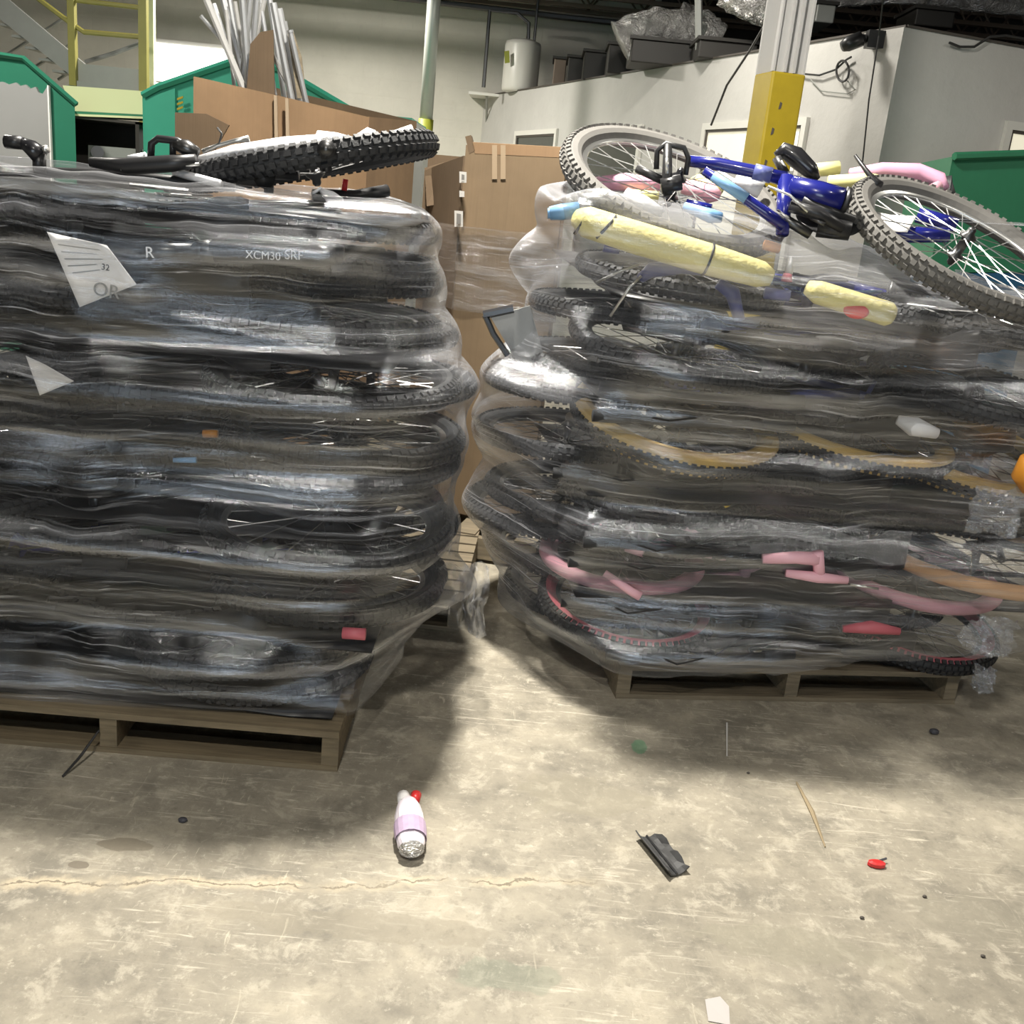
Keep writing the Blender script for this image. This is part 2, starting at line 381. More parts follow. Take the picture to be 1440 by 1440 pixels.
# office block: long wall receding to the left, short wall to the right of the corner
OC = Vector((2.075, 6.8, 0)); OL = Vector((-.86, 13.8, 0)); OE = Vector((4.4, 7.62, 0)); OH = 2.72
ldir = (OL - OC).normalized(); ln = Vector((ldir.y, -ldir.x, 0)); ln = -ln if ln.y > 0 or ln.x > 0 and ln.dot(Vector((0, -1, 0))) < 0 else ln
if ln.dot(-OC) < 0: ln = -ln
edir = (OE - OC).normalized(); en = Vector((edir.y, -edir.x, 0))
if en.dot(-OC) < 0: en = -en
def slab(a, b, n, th, z0, z1): # wall slab a-b, outer face on the line, thickness behind it
    return MB().prism([Vector((*a.xy, z0)), Vector((*b.xy, z0)), Vector((*b.xy, z1)), Vector((*a.xy, z1))], -n * th)
struct('wall_office_long', slab(OC, OL, ln, .12, 0, OH), M['office'])
struct('wall_office_end', slab(OC + edir * .01, OE, en, .12, 0, OH), M['office'])
struct('ceiling_office', MB().prism([Vector((*(OC - ln * .1 - en * .1).xy, OH - .05)), Vector((*OL.xy, OH - .05)), Vector((6.5, 13.7, OH - .05)), Vector((*OE.xy, OH - .05))], (0, 0, .04)), M['darkbox'])
struct('trim_1', slab(OC + ln * .012, OL + ln * .012, ln, .15, OH, OH + .014), M['trimdark'])
struct('trim_2', slab(OC + en * .012, OE + en * .012, en, .15, OH, OH + .014), M['trimdark'])
# grey corner post strip
struct('trim_3', MB().prism([Vector((*(OC + ldir * .36).xy, 0)), Vector((*OC.xy, 0)), Vector((*OC.xy, OH)), Vector((*(OC + ldir * .36).xy, OH))], ln * .02), M['office'])
def wall_window(name, p0, d, n, x0, x1, y_top, zb, pane, fr=.05):
    a = onplane(x0, y_top, p0, n); b = onplane(x1, y_top, p0, n)
    ta, tb = (a - p0).dot(d), (b - p0).dot(d); zt = (a.z + b.z) / 2
    if ta > tb: ta, tb = tb, ta
    q = lambda t, z, o: Vector((*(p0 + d * t + n * o).xy, z))
    f = MB()
    for (t0, t1, z0, z1) in ((ta, tb, zt - fr, zt), (ta, tb, zb, zb + fr), (ta, ta + fr, zb + fr, zt - fr), (tb - fr, tb, zb + fr, zt - fr)):
        f.prism([q(t0, z0, .0), q(t1, z0, .0), q(t1, z1, .0), q(t0, z1, .0)], n * .03)
    o = struct(name, f, M['frame'])
    g = MB()
    for (t0, t1, z0, z1) in ((ta + fr, tb - fr, zt - fr - .02, zt - fr), (ta + fr, ta + fr + .02, zb + fr, zt - fr), (tb - fr - .02, tb - fr, zb + fr, zt - fr)):
        g.prism([q(t0, z0, .002), q(t1, z0, .002), q(t1, z1, .002), q(t0, z1, .002)], n * .018)
    obj('gasket', g, M['trimdark'], o)
    obj('pane', MB().prism([q(ta + fr, zb + fr, .004), q(tb - fr, zb + fr, .004), q(tb - fr, zt - fr, .004), q(ta + fr, zt - fr, .004)], n * .004), pane, o)
    return o, q, ta, tb, zt
wall_window('window_1', OC, ldir, ln, 727, 786, 183, 1.0, M['darkglass'])
wall_window('window_2', OC, ldir, ln, 823, 906, 178, 1.0, M['darkglass'])
w3, q, ta, tb, zt = wall_window('window_3', OC, ldir, ln, 993, 1139, 170, 1.0, M['glowpane'])  # fluorescent reflection in the pane is put in as emission
obj('mullion', MB().prism([q(ta + .42, 1.05, .008), q(ta + .46, 1.05, .008), q(ta + .46, zt - .05, .008), q(ta + .42, zt - .05, .008)], ln * .02), M['frame'], w3)
obj('blind', MB().prism([q(ta + .07, 1.05, .009), q(ta + .4, 1.05, .009), q(ta + .4, zt - .35, .009), q(ta + .07, zt - .35, .009)], ln * .006), M['greyp'], w3)
wall_window('window_4', OC, edir, en, 1412, 1500, 176, 1.0, M['glowpane'])
# bright daylight window of the back wall
a = at(214, 60, 13.75); b = at(322, 122, 13.75)
w5 = struct('window_5', MB().box((a.x - .06, 13.72, b.z - .3), (b.x + .06, 13.79, a.z + .05)), M['frame'])
obj('pane', MB().box((a.x, 13.70, b.z - .25), (b.x, 13.715, a.z)), M['daylight'], w5)
obj('glazing_bar', MB().box((a.x, 13.69, a.z - .46), (b.x, 13.70, a.z - .44)), M['frame'], w5)

# things on and around the office
def px_tube(pl, r, Y, seg=6):
    return MB().tube([at(x, y, Yy) for (x, y, Yy) in [(p[0], p[1], p[2] if len(p) > 2 else Y) for p in pl]], r, seg)
t = thing('water_heater', 'white water heater tank standing above the far end of the office', 'water heater')
a = at(731, 118, 12.9)
a.z = OH
Mx = Matrix.Translation(a)
obj('tank', MB().lathe([(.18, 0), (.205, .02), (.21, .05), (.21, .50), (.2, .54), (.12, .57), (0, .58)], 24, Mx), M['tank'], t, True)
obj('rating_label', MB().prism([at(709, 72, 12.66), at(716, 71, 12.66), at(717, 88, 12.66), at(710, 89, 12.66)], (0, .01, 0)), M['yelgreen'], t)
obj('pipe', MB().tube([a + Vector((.05, 0, .57)), a + Vector((.04, 0, .75)), a + Vector((-.1, 0, .84)), a + Vector((-.42, 0, .84)), a + Vector((-.42, 0, .02))], .022, 6), M['darksteel'], t)
obj('pipe', MB().tube([a + Vector((.12, .05, .5)), a + Vector((.12, .05, 1.4))], .016, 6), M['darksteel'], t)
t = thing('wall_shelf', 'small white shelf on the back wall left of the water heater', 'shelf')
obj('board', MB().box((a.x - .62, 13.3, OH - .03), (a.x - .14, 13.79, OH)), M['frame'], t)
obj('bracket', MB().tube([(a.x - .4, 13.35, OH - .03), (a.x - .4, 13.75, OH - .35)], .015, 5), M['stair'], t)
tag(obj('pipe', px_tube([(495, -12), (560, -3), (690, 12), (790, 24), (905, 36)], .035, 13.5), M['darksteel']), 'long dark pipe running along the top of the back wall', 'pipe')
boxes = [(780, 82, 795, 108, 12.2), (800, 80, 828, 106, 11.6), (823, 72, 862, 96, 11.0), (858, 62, 905, 92, 10.3), (890, 54, 1000, 80, 9.4), (985, 55, 1065, 72, 8.8), (1150, 5, 1172, 33, 9.2), (1290, 12, 1340, 40, 9.0)]
bl = ['smallest rust brown', 'second small dark', 'third squat dark', 'fourth square dark', 'wide flat dark', 'long flat grey', 'small pale square', 'far right dark']
for i, (x0, y0, x1, y1, Y) in enumerate(boxes):
    p = at(x0, y0, Y); q2 = at(x1, y1, Y)
    t = thing('vent_unit', bl[i] + ' sheet metal box on top of the office roof', 'vent', (p.x, Y, 0), group='office roof boxes')
    zb = min(q2.z, OH) if i < 6 else q2.z
    zb = OH if i < 6 else zb
    top = max(p.z, zb + .12); wd = q2.x - p.x
    obj('casing', MB().box((0, 0, zb), (wd, .5, top)), [M['darkbox'], M['joist']][i == 0] if i != 6 else M['stair'], t, bevel=.01)
    obj('lid', MB().box((-.02, -.02, top), (wd + .02, .52, top + .025)), M['darkbox'], t)
    if i >= 6: obj('hanger', MB().tube([(wd / 2, .25, top), (wd / 2, .25, 4.19)], .01, 5), M['cable'], t)
def duct(label, pl, r, Y):
    mb = MB(); pts = []; pp = [at(x, y, Y) for x, y in pl]
    for i in range(len(pp) - 1):
        for k in range(6): pts.append(pp[i].lerp(pp[i + 1], k / 6))
    pts.append(pp[-1])
    rs = [r * (1 + .22 * noise.noise(Vector((i * .9, r * 9, 0)))) for i in range(len(pts))]
    mb.tube(pts, rs, 14)
    return tag(obj('foil_duct', mb, M['foil'], smooth=True), label, 'duct')
duct('crumpled silver foil duct arching over the office roof left of the column', [(872, 58), (900, 42), (940, 38), (985, 45), (1010, 60)], .16, 9.6)
duct('thin silver foil duct end lying above the wide roof box', [(955, 18), (985, 30), (1003, 50)], .10, 10.2)
duct('silver foil duct hanging beside the top of the column', [(1020, -15), (1050, 4), (1085, 18)], .12, 8.6)
duct('dark foil duct crossing high above the office at the right', [(1160, -4), (1260, -12), (1330, -6), (1450, 8)], .09, 9.5)
tag(obj('conduit', px_tube([(982, -20), (983, 70)], .03, 9.0), M['stair']), 'grey vertical conduit standing between the foil ducts', 'conduit')
tag(obj('cable', px_tube([(1000, 176, 7.9), (1022, 120, 7.7), (1055, 70, 7.4), (1083, 22, 7.2), (1090, -20, 7.0)], .008, 0), M['cable']), 'thin black cable running down to the bright office window frame', 'cable')
tag(obj('cable', px_tube([(1243, -10, 6.5), (1236, 50, 6.6), (1222, 140, 6.6), (1213, 228, 6.6)], .005, 0), M['cable']), 'thin straight black wire hanging near the office corner', 'cable')
# security camera with coil
t = thing('security_camera', 'black bullet camera fixed high on the office wall with cable coil', 'camera')
P = lambda x, y, o=.05: onplane(x, y, OC + ln * o, ln)
obj('body', MB().tube([P(1184, 66, .25), P(1192, 62, .22), P(1212, 54, .15)], [.03, .045, .045], 10), M['blackp'], t, True)
obj('mount', MB().tube([P(1212, 54, .15), P(1222, 55, .03)], .025, 8), M['blackp'], t)
obj('junction_box', MB().box((-.05, -.04, -.05), (.05, .04, .05), Matrix.Translation(P(1230, 56, .05))), M['blackp'], t)
tag(obj('cable_coil', MB().tube([P(1185 + 9 * math.cos(k * .55), 100 + 15 * math.sin(k * .55), .03 + .002 * k) for k in range(34)], .007, 5), M['cable']), 'loop of black cable hanging on the office wall below the camera', 'cable')
tag(obj('cable', MB().tube([P(x, y, .03) for x, y in ((1112, 95), (1130, 104), (1152, 106), (1175, 98), (1190, 84), (1197, 80))], .007, 5), M['cable']), 'sagging black cable from the column to the coil', 'cable')
tag(obj('cable', MB().tube([P(x, y, .02) for x, y in ((1140, 112), (1155, 128), (1172, 130), (1192, 132), (1203, 126), (1190, 112))], .004, 5), M['stair']), 'thin loose grey wire under the cable coil', 'cable')
Q = lambda x, y: onplane(x, y, OC + en * .03, en)
tag(obj('cable', MB().tube([Q(x, y) for x, y in ((1335, 60), (1350, 66), (1370, 66), (1392, 52), (1415, 50), (1460, 58))], .008, 5), M['cable']), 'black cable draped along the top of the office end wall', 'cable')

# columns
t = thing('steel_column', 'white steel column with its lower part painted yellow behind the right bikes', 'column', (1.1, 5.5, 0), (0, 0, .25))
def hsec(z0, z1): # wide flange section
    b = MB(); b.box((-.085, -.09, z0), (.085, -.075, z1)); b.box((-.085, .075, z0), (.085, .09, z1)); b.box((-.008, -.075, z0), (.008, .075, z1))
    return b
def colsec(z0, z1):
    b = hsec(z0, z1); b.box((-.03, -.11, z0), (-.018, -.09, z1)); b.box((.018, -.11, z0), (.03, -.09, z1)); b.box((-.085, -.102, z0), (-.075, -.09, z1)); b.box((.075, -.102, z0), (.085, -.09, z1)); return b
obj('yellow_section', MB().box((-.088, -.112, 0), (.088, .092, 2.22)), M['yel'], t, bevel=.01); obj('white_section', colsec(2.22, 4.2), M['colwhite'], t)
obj('base_plate', MB().box((-.15, -.16, 0), (.15, .16, .02)), M['yel'], t)
for k, (dx, z) in enumerate(((-.03, 2.05), (-.05, 1.93), (.03, 1.86), (-.06, 1.78))):
    obj('paint_chip', MB().prism([(dx, -.114, z), (dx + .012, -.114, z + .005), (dx + .016, -.114, z + .03), (dx + .004, -.114, z + .035)], (0, .003, 0)), M['trimdark'], t)
p = at(608, 100, 10.9)
t = thing('round_post', 'thin grey round post with a yellow green lower part by the back wall', 'post', (p.x - .03, 10.9, 0))
obj('painted_sleeve', MB().lathe([(.075, 0), (.075, 2.2)], 18), M['yelgreen'], t, True); obj('upper_post', MB().lathe([(.066, 2.2), (.066, 4.2)], 18), M['poleg'], t, True)

# ------------------------------------------------------------------ green machines, stairs
def px_poly(pl, Y): return [at(x, y, Y) for x, y in pl]
t = thing('waste_compactor', 'green compactor with grey front panel at the left edge', 'compactor')
b0 = at(108, 250, 8.0)
pf = px_poly([(105, 145), (32, 82), (0, 77), (-70, 80)], 8.0)
poly = [Vector((b0.x, 8, 0))] + pf + [Vector((pf[-1].x, 8, 0))]
obj('body', MB().prism(poly, (-.66, 1.4, 0)), M['green'], t)
gp = px_poly([(66, 122), (60, 132), (54, 130), (50, 122), (42, 125), (36, 119), (28, 121), (22, 116), (12, 119), (4, 115), (-70, 118)], 7.97)
obj('front_panel', MB().prism([Vector((at(72, 235, 7.97).x, 7.97, .1))] + gp + [Vector((gp[-1].x, 7.97, .1))], (0, .03, 0)), M['greyp'], t)
obj('edge_strip', MB().prism([at(66, 120, 7.96), at(68, 120, 7.96), Vector((at(74, 235, 7.96).x, 7.96, .1)), Vector((at(72, 235, 7.96).x, 7.96, .1))], (0, .03, 0)), M['label'], t)
obj('roof_lip', MB().tube(px_poly([(108, 147), (33, 82), (0, 77), (-70, 80)], 7.98), .02, 4), M['green'], t)
t = thing('waste_compactor', 'green compactor with gabled top behind the tall cardboard box', 'compactor')
pf = px_poly([(200, 132), (222, 120), (345, 78), (395, 95), (516, 166)], 8.2)
poly = [Vector((pf[0].x + .03, 8.2, 0))] + pf + [Vector((pf[-1].x, 8.2, 0))]
obj('body', MB().prism(poly, (0, 1.4, 0)), M['green2'], t)
obj('roof_lip', MB().tube(px_poly([(200, 134), (222, 122), (345, 80), (395, 97), (516, 168)], 8.17), .025, 4), M['green2'], t)
pw = px_poly([(202, 140), (246, 124), (246, 240), (206, 240)], 8.18); obj('side_plate', MB().prism(pw, (0, .02, 0)), M['green2'], t)
for k in range(3):
    obj('hazard_stripe', MB().prism(px_poly([(249, 138 + 7 * k), (257, 135 + 7 * k), (257, 138 + 7 * k), (249, 141 + 7 * k)], 8.15), (0, .01, 0)), M['yel'], t)
t = thing('loading_hopper', 'pale yellow panel over a dark open hopper between two green compactors', 'hopper')
obj('upper_panel', MB().prism(px_poly([(88, 120), (200, 128), (200, 161), (102, 156)], 8.9), (0, .05, 0)), M['paleyel'], t)
obj('rail', MB().prism(px_poly([(104, 156), (201, 161), (201, 167), (104, 162)], 8.6), (0, .3, 0)), M['greend'], t)
obj('rail_edge', MB().prism(px_poly([(104, 160), (201, 164), (201, 167), (104, 163)], 8.58), (0, .02, 0)), M['paleyel'], t)
a, b = at(104, 163, 8.7), at(202, 166, 8.7)
cav = MB().box((a.x - 1.0, 9.35, 0), (b.x, 9.4, a.z)); cav.box((a.x - .6, 8.6, a.z - .02), (b.x, 9.4, a.z)); cav.box((b.x - .03, 8.6, 0), (b.x, 9.4, a.z)); obj('cavity', cav, M['shade_dark'], t)  # shade inside the open hopper is put into the near-black colour
obj('ram', MB().prism(px_poly([(124, 204), (200, 210), (200, 235), (124, 235)], 8.65), (0, .3, 0)), M['stair'], t)
obj('hub_cap', MB().tube([at(137, 214, 8.66), at(137, 214, 8.62)], .05, 12), M['darksteel'], t)
t = thing('green_bin', 'bright green bin with grey edge behind the end of the black tyre', 'bin')
a = at(515, 160, 7.2); b = at(578, 166, 7.2)
obj('body', MB().box((a.x, 7.2, .0), (b.x, 8.0, a.z)), M['green3'], t, bevel=.02)
obj('side_post', MB().prism([at(574, 166, 7.18), at(583, 170, 7.18), at(596, 205, 7.18), Vector((at(596, 205, 7.18).x, 7.18, 0)), Vector((at(578, 205, 7.18).x, 7.18, 0)), at(578, 200, 7.18)], (0, .6, 0)), M['stair'], t)
obj('lid_rim', MB().box((a.x - .02, 7.17, a.z - .04), (b.x + .01, 8.02, a.z)), M['green2'], t)
# stairs
t = thing('steel_staircase', 'grey steel staircase with yellow railings above the green compactors', 'staircase')
Y = 9.6
obj('stringer', MB().prism(px_poly([(-30, -32), (15, 2), (119, 90), (200, 98), (200, 123), (108, 113), (0, 27), (-30, 2)], Y), (0, .04, 0)), M['stair'], t)
obj('landing_edge', MB().prism(px_poly([(106, 113), (200, 122), (200, 129), (92, 121)], Y - .03), (0, .9, 0)), M['stair'], t)
for k in range(6):
    x = 2 + k * 19
    a = at(x, 18 + k * 16.4, Y + .04); obj('tread', MB().box((a.x - .15, Y + .04, a.z - .02), (a.x + .15, Y + .3, a.z)), M['stair'], t)
obj('post', MB().box((-.03, -.03, -.62), (.03, .03, .6), Matrix.Translation(at(101, 12, Y - .02))), M['railyel'], t)
obj('post', MB().box((-.035, -.03, -.9), (.035, .03, .9), Matrix.Translation(at(202, 60, Y - .05))), M['railyel'], t)
obj('post', MB().box((-.03, -.03, -.9), (.03, .03, .5), Matrix.Translation(at(213, 60, Y + .9))), M['paleyel'], t)
obj('handrail', px_tube([(20, -30), (56, 0), (96, 30), (118, 45), (200, 52)], .022, Y), M['railyel'], t)
obj('handrail', px_tube([(60, -25), (95, -2), (112, 1), (200, 11)], .02, Y), M['railyel'], t)
obj('handrail', px_tube([(120, 87), (160, 75), (200, 60)], .02, Y + .8), M['greyp'], t)
for (p, q2) in (((8, 78), (88, 27)), ((48, 95), (100, 62)), ((82, 112), (112, 92))):
    obj('brace', px_tube([p, q2], .015, Y + .9), M['stair'], t)

# ------------------------------------------------------------------ cardboard boxes
t = thing('cardboard_box', 'large open cardboard box holding a bundle of metal tubes', 'box')
fl = [at(276, 108, 4.9), at(398, 136, 5.15), at(516, 164, 5.4)]
bk = [v + Vector((.12, .95, .06)) for v in fl]
def panel(a, b, z0=0.02, th=.012, za=None, zb=None):
    d = (b - a); n = Vector((d.y, -d.x, 0)).normalized() * th
    return MB().prism([Vector((a.x, a.y, z0)), Vector((b.x, b.y, z0)), Vector((b.x, b.y, zb or b.z)), Vector((a.x, a.y, za or a.z))], n)
pm = MB()
pm.prism([Vector((fl[0].x, fl[0].y, .14)), Vector((fl[2].x, fl[2].y, .14)), fl[2], fl[1], fl[0]], Vector((.25, -.9, 0)).normalized() * -.012)
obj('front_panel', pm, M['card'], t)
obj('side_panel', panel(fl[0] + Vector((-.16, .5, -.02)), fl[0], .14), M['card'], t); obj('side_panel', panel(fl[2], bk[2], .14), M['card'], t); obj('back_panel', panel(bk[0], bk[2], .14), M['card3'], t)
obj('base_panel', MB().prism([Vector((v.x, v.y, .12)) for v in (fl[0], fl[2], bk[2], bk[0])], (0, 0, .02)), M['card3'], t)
fa = px_poly([(246, 158), (290, 160), (322, 176), (300, 215), (290, 330), (246, 330)], 4.75); obj('flap', MB().prism(fa, (0, .012, 0)), M['card3'], t)
for k, x in enumerate((386, 402)):
    obj('tape_strip', MB().prism([at(x, 134 + k * 4, 5.1), at(x + 4, 135 + k * 4, 5.105), at(x + 6, 205, 5.105), at(x + 1, 205, 5.1)], (0, -.012, 0)), M['tape'], t)
bt = thing('shipping_pallet', 'wooden pallet under the open box of metal tubes', 'pallet')
c0 = (fl[0] + bk[2]) / 2
def pallet(t, wx, wy, mt, h=.125):
    for k in range(7):
        x = -wx / 2 + k * (wx - .1) / 6; obj('deck_board', MB().box((x, -wy / 2, h - .016), (x + .095, wy / 2, h)), mt, t)
    for k in range(3):
        y = -wy / 2 + k * (wy - .04) / 2; obj('stringer', MB().box((-wx / 2, y, .016), (wx / 2, y + .04, h - .016)), mt, t)
    for k in range(3):
        x = -wx / 2 + k * (wx - .1) / 2; obj('bottom_board', MB().box((x, -wy / 2, 0), (x + .1, wy / 2, .016)), mt, t)
bt.location = (c0.x, c0.y, 0); bt.rotation_euler = (0, 0, .5); pallet(bt, 1.1, .9, M['wooddark'])
# metal tubes standing in the box
tubes = [(288, -6, 345, 130, 9), (300, 5, 338, 120, 7), (312, -8, 342, 110, 9), (322, -4, 344, 125, 8), (330, 2, 350, 125, 6), (340, -10, 350, 118, 9), (352, -6, 340, 120, 8), (362, -12, 352, 120, 9), (372, -4, 344, 118, 8), (378, -8, 398, 125, 8),
         (384, 4, 408, 128, 9), (392, 12, 416, 130, 10), (374, 60, 412, 132, 6), (400, 30, 420, 132, 7), (282, 22, 318, 64, 6), (408, 44, 428, 132, 7), (318, 14, 330, 128, 5), (346, 8, 362, 128, 5), (366, 2, 386, 128, 6), (356, -14, 372, 120, 6)]
tl = ['leaning farthest left', 'second from the left', 'third from the left', 'fourth from the left', 'thin one near the middle', 'tall middle', 'crossing to the left', 'tallest', 'leaning across the bundle', 'first leaning right', 'second leaning right', 'thick one leaning right', 'thin low one leaning right', 'third leaning right', 'short hooked one at the upper left', 'farthest right', 'thin one left of the cardboard strip', 'thin one right of the tall middle tube', 'slim one in front of the cardboard strip', 'slim one reaching above the rest']
for i, (x0, y0, x1, y1, wd) in enumerate(tubes):
    Y0 = 5.25 + .07 * (i % 5); r = wd / 1440 * 5.3 / 2
    a, b = at(x0, y0, Y0), at(x1, y1, Y0 + .05)
    b2 = b + (b - a) * (.9 if i != 14 else .3)
    m_ = MB().tube([a, b2], r, 8)
    if i % 3 == 0: m_.tube([a + (b - a) * .02, a - (b - a) * .02], r * 1.25, 8)
    tag(obj('metal_tube', m_, M['metaltube'] if i % 4 else M['colwhite'], smooth=False), 'metal tube in the cardboard box bundle, ' + tl[i], 'tube', 'metal tubes in the cardboard box')
tag(obj('cardboard_sheet', MB().prism(px_poly([(352, 62), (366, 45), (384, 42), (386, 135), (346, 135)], 5.22), (0, .01, 0)), M['card3']), 'folded brown cardboard strip standing among the metal tubes', 'cardboard')
tag(obj('cardboard_sheet', MB().prism(px_poly([(404, 44), (412, 44), (424, 80), (430, 138), (418, 138)], 5.3), (0, .01, 0)), M['wooddark']), 'narrow dark board standing at the right of the metal tubes', 'board')

# tall bulk box behind, between the two stacks
t = thing('cardboard_box', 'tall brown bulk box behind the gap between the bike stacks', 'box')
k0 = at(657, 204, 4.45); k1 = at(800, 206, 4.3); k1.z = k0.z; k2 = at(602, 222, 5.0); k2.z = k0.z - .03
k3 = k1 + (k2 - k0); k3.z = k2.z
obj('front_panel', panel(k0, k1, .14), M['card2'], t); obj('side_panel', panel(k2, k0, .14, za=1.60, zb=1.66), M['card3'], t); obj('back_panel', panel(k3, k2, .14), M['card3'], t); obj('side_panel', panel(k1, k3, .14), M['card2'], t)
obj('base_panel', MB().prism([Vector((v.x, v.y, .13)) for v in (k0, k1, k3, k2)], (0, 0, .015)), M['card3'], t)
ff = lambda x, y, o=.014: onplane(x, y, k0 + Vector((0, -o, 0)), Vector((k1.y - k0.y, -(k1.x - k0.x), 0)).normalized())
sf = lambda x, y, o=.014: onplane(x, y, k0 + Vector((-o, -o, 0)), Vector((k0.y - k2.y, -(k0.x - k2.x), 0)).normalized())
obj('flap', MB().prism([ff(664, 200), ff(790, 207), ff(796, 222), ff(668, 216)], Vector((.1, .35, .06)) * .03), M['card'], t)
obj('flap', MB().prism([ff(654, 192), ff(662, 190), ff(668, 212), ff(660, 216)], (0, .1, 0)), M['card3'], t)
for (x0, x1) in ((692, 699), (704, 711)):
    obj('tape_strip', MB().prism([ff(x0, 204, .02), ff(x1, 204, .02), ff(x1, 252, .02), ff(x0, 252, .02)], (0, .006, 0)), M['tape'], t)


for (x0, y0, x1, y1) in ((646, 241, 656, 257), (646, 268, 653, 277), (639, 296, 651, 319)):
    obj('shipping_label', MB().prism([sf(x0, y0, .02), sf(x1, y0 + 1, .02), sf(x1, y1, .02), sf(x0, y1, .02)], (0, .004, 0)), M['label'], t)
    obj('barcode', MB().prism([sf(x0 + 3, y0 + 4, .025), sf(x1 - 3, y0 + 5, .025), sf(x1 - 3, y1 - 4, .025), sf(x0 + 3, y1 - 4, .025)], (0, .003, 0)), M['greyp'], t)
lo = thing('cardboard_box', 'lower box with torn flaps left of the tall bulk box', 'box')
a0, a1 = at(597, 232, 4.9), at(634, 225, 4.85)
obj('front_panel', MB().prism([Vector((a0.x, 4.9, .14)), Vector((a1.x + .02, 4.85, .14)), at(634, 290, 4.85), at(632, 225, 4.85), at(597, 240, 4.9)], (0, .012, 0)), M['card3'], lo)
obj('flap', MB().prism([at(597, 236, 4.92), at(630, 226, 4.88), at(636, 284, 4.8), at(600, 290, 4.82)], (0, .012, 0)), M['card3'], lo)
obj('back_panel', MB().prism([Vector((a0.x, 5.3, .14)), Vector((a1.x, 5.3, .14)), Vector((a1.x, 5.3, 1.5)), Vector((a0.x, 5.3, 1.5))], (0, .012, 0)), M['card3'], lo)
bt = thing('shipping_pallet', 'wooden pallet under the tall bulk box', 'pallet', ((k0.x + k3.x) / 2, (k0.y + k3.y) / 2, 0), (0, 0, -.2)); pallet(bt, .9, .9, M['wooddark'])

# right edge dumpster
t = thing('dumpster', 'dark green dumpster with a blue base at the right edge', 'dumpster')
a = at(1340, 220, 5.6); b = at(1500, 214, 5.9)
obj('body', MB().prism([Vector((a.x, a.y, 1.35)), Vector((b.x, b.y, 1.4)), b, a], (.1, .9, 0)), M['greend'], t)
obj('base', MB().prism([Vector((a.x + .1, a.y + .02, 0.02)), Vector((b.x, b.y + .02, 0.02)), Vector((b.x, b.y + .02, 1.4)), Vector((a.x + .1, a.y + .02, 1.35))], (.1, .8, 0)), M['blue_bin'], t)
obj('rim', MB().tube([a + Vector((0, -.02, 0)), b + Vector((0, -.02, 0))], .02, 6), M['greend'], t)

# ------------------------------------------------------------------ bicycles
CACHE = {}
def cached(key, fn):
    if key not in CACHE: CACHE[key] = fn()
    return CACHE[key]
def tire_mesh(R, r, knob, mt, ms):
    def f():
        b = MB(); N, n = 72, 12; Rc = R - r; o = 0
        for i in range(N):
            a = 2 * PI * i / N
            for k in range(n):
                p = 2 * PI * (k + .5) / n; rr = Rc + r * math.cos(p); b.v.append(Vector((rr * math.cos(a), rr * math.sin(a), r * math.sin(p))))
        for i in range(N):
            for k in range(n):
                p = 2 * PI * (k + 1) / n; p = p if p < PI else p - 2 * PI
                j = (i + 1) % N; k2 = (k + 1) % n
                b.face((i * n + k, j * n + k, j * n + k2, i * n + k2), 0 if abs(p) < (1.0 if ms.name != 'gum_sidewall' else .3) else 1)
        if knob:
            nk = 78
            for i in range(nk):
                for row, ph in enumerate((-.95, -.32, .32, .95) if ms.name != 'gum_sidewall' else (-.5, -.2, .1, .25)):
                    a = 2 * PI * (i + .5 * (row % 2)) / nk
                    Mx = Matrix.Rotation(a, 4, 'Z') @ Matrix.Translation((Rc, 0, 0)) @ Matrix.Rotation(-ph, 4, 'Y') @ Matrix.Translation((r, 0, 0))
                    b.box((-.003, -.0075, -.007), (.006, .0075, .007), Mx)
        return b.mesh('tire', [mt, ms], True if not knob else False)
    return cached(('tire', R, r, knob, mt.name, ms.name), f)
def rim_mesh(R, r, mt):
    def f():
        b = MB(); ri = R - 2 * r + .006
        pr = [(ri, -.013), (ri + .006, -.014), (ri + .004, -.006), (ri - .018, -.008), (ri - .022, 0), (ri - .018, .008), (ri + .004, .006), (ri + .006, .014), (ri, .013)]
        n = len(pr); N = 64
        for i in range(N):
            a = 2 * PI * i / N
            for (q_, z) in pr: b.v.append(Vector((q_ * math.cos(a), q_ * math.sin(a), z)))
        for i in range(N):
            for k in range(n - 1):
                j = (i + 1) % N; b.face((i * n + k, i * n + k + 1, j * n + k + 1, j * n + k))
        return b.mesh('wheel', mt, True)
    return cached(('rim', R, r, mt.name), f)
def spoke_mesh(R, r, mt, ns=28):
    def f():
        b = MB(); ri = R - 2 * r - .01
        for i in range(ns):
            a = 2 * PI * i / ns; sd = 1 if i % 2 else -1; a2 = a + (.9 if (i // 2) % 2 else -.9)
            b.tube([(.022 * math.cos(a2), .022 * math.sin(a2), sd * .03), (ri * math.cos(a), ri * math.sin(a), 0)], .0016, 3, caps=False)
        return b.mesh('spokes', mt)
    return cached(('spk', R, r, mt.name, ns), f)
def hub_mesh(mt):
    return cached(('hub', mt.name), lambda: MB().lathe([(.006, -.062), (.012, -.055), (.012, -.045), (.026, -.034), (.026, -.028), (.014, -.024), (.014, .024), (.026, .028), (.026, .034), (.012, .045), (.012, .055), (.006, .062)], 12).mesh('hub', mt, True))
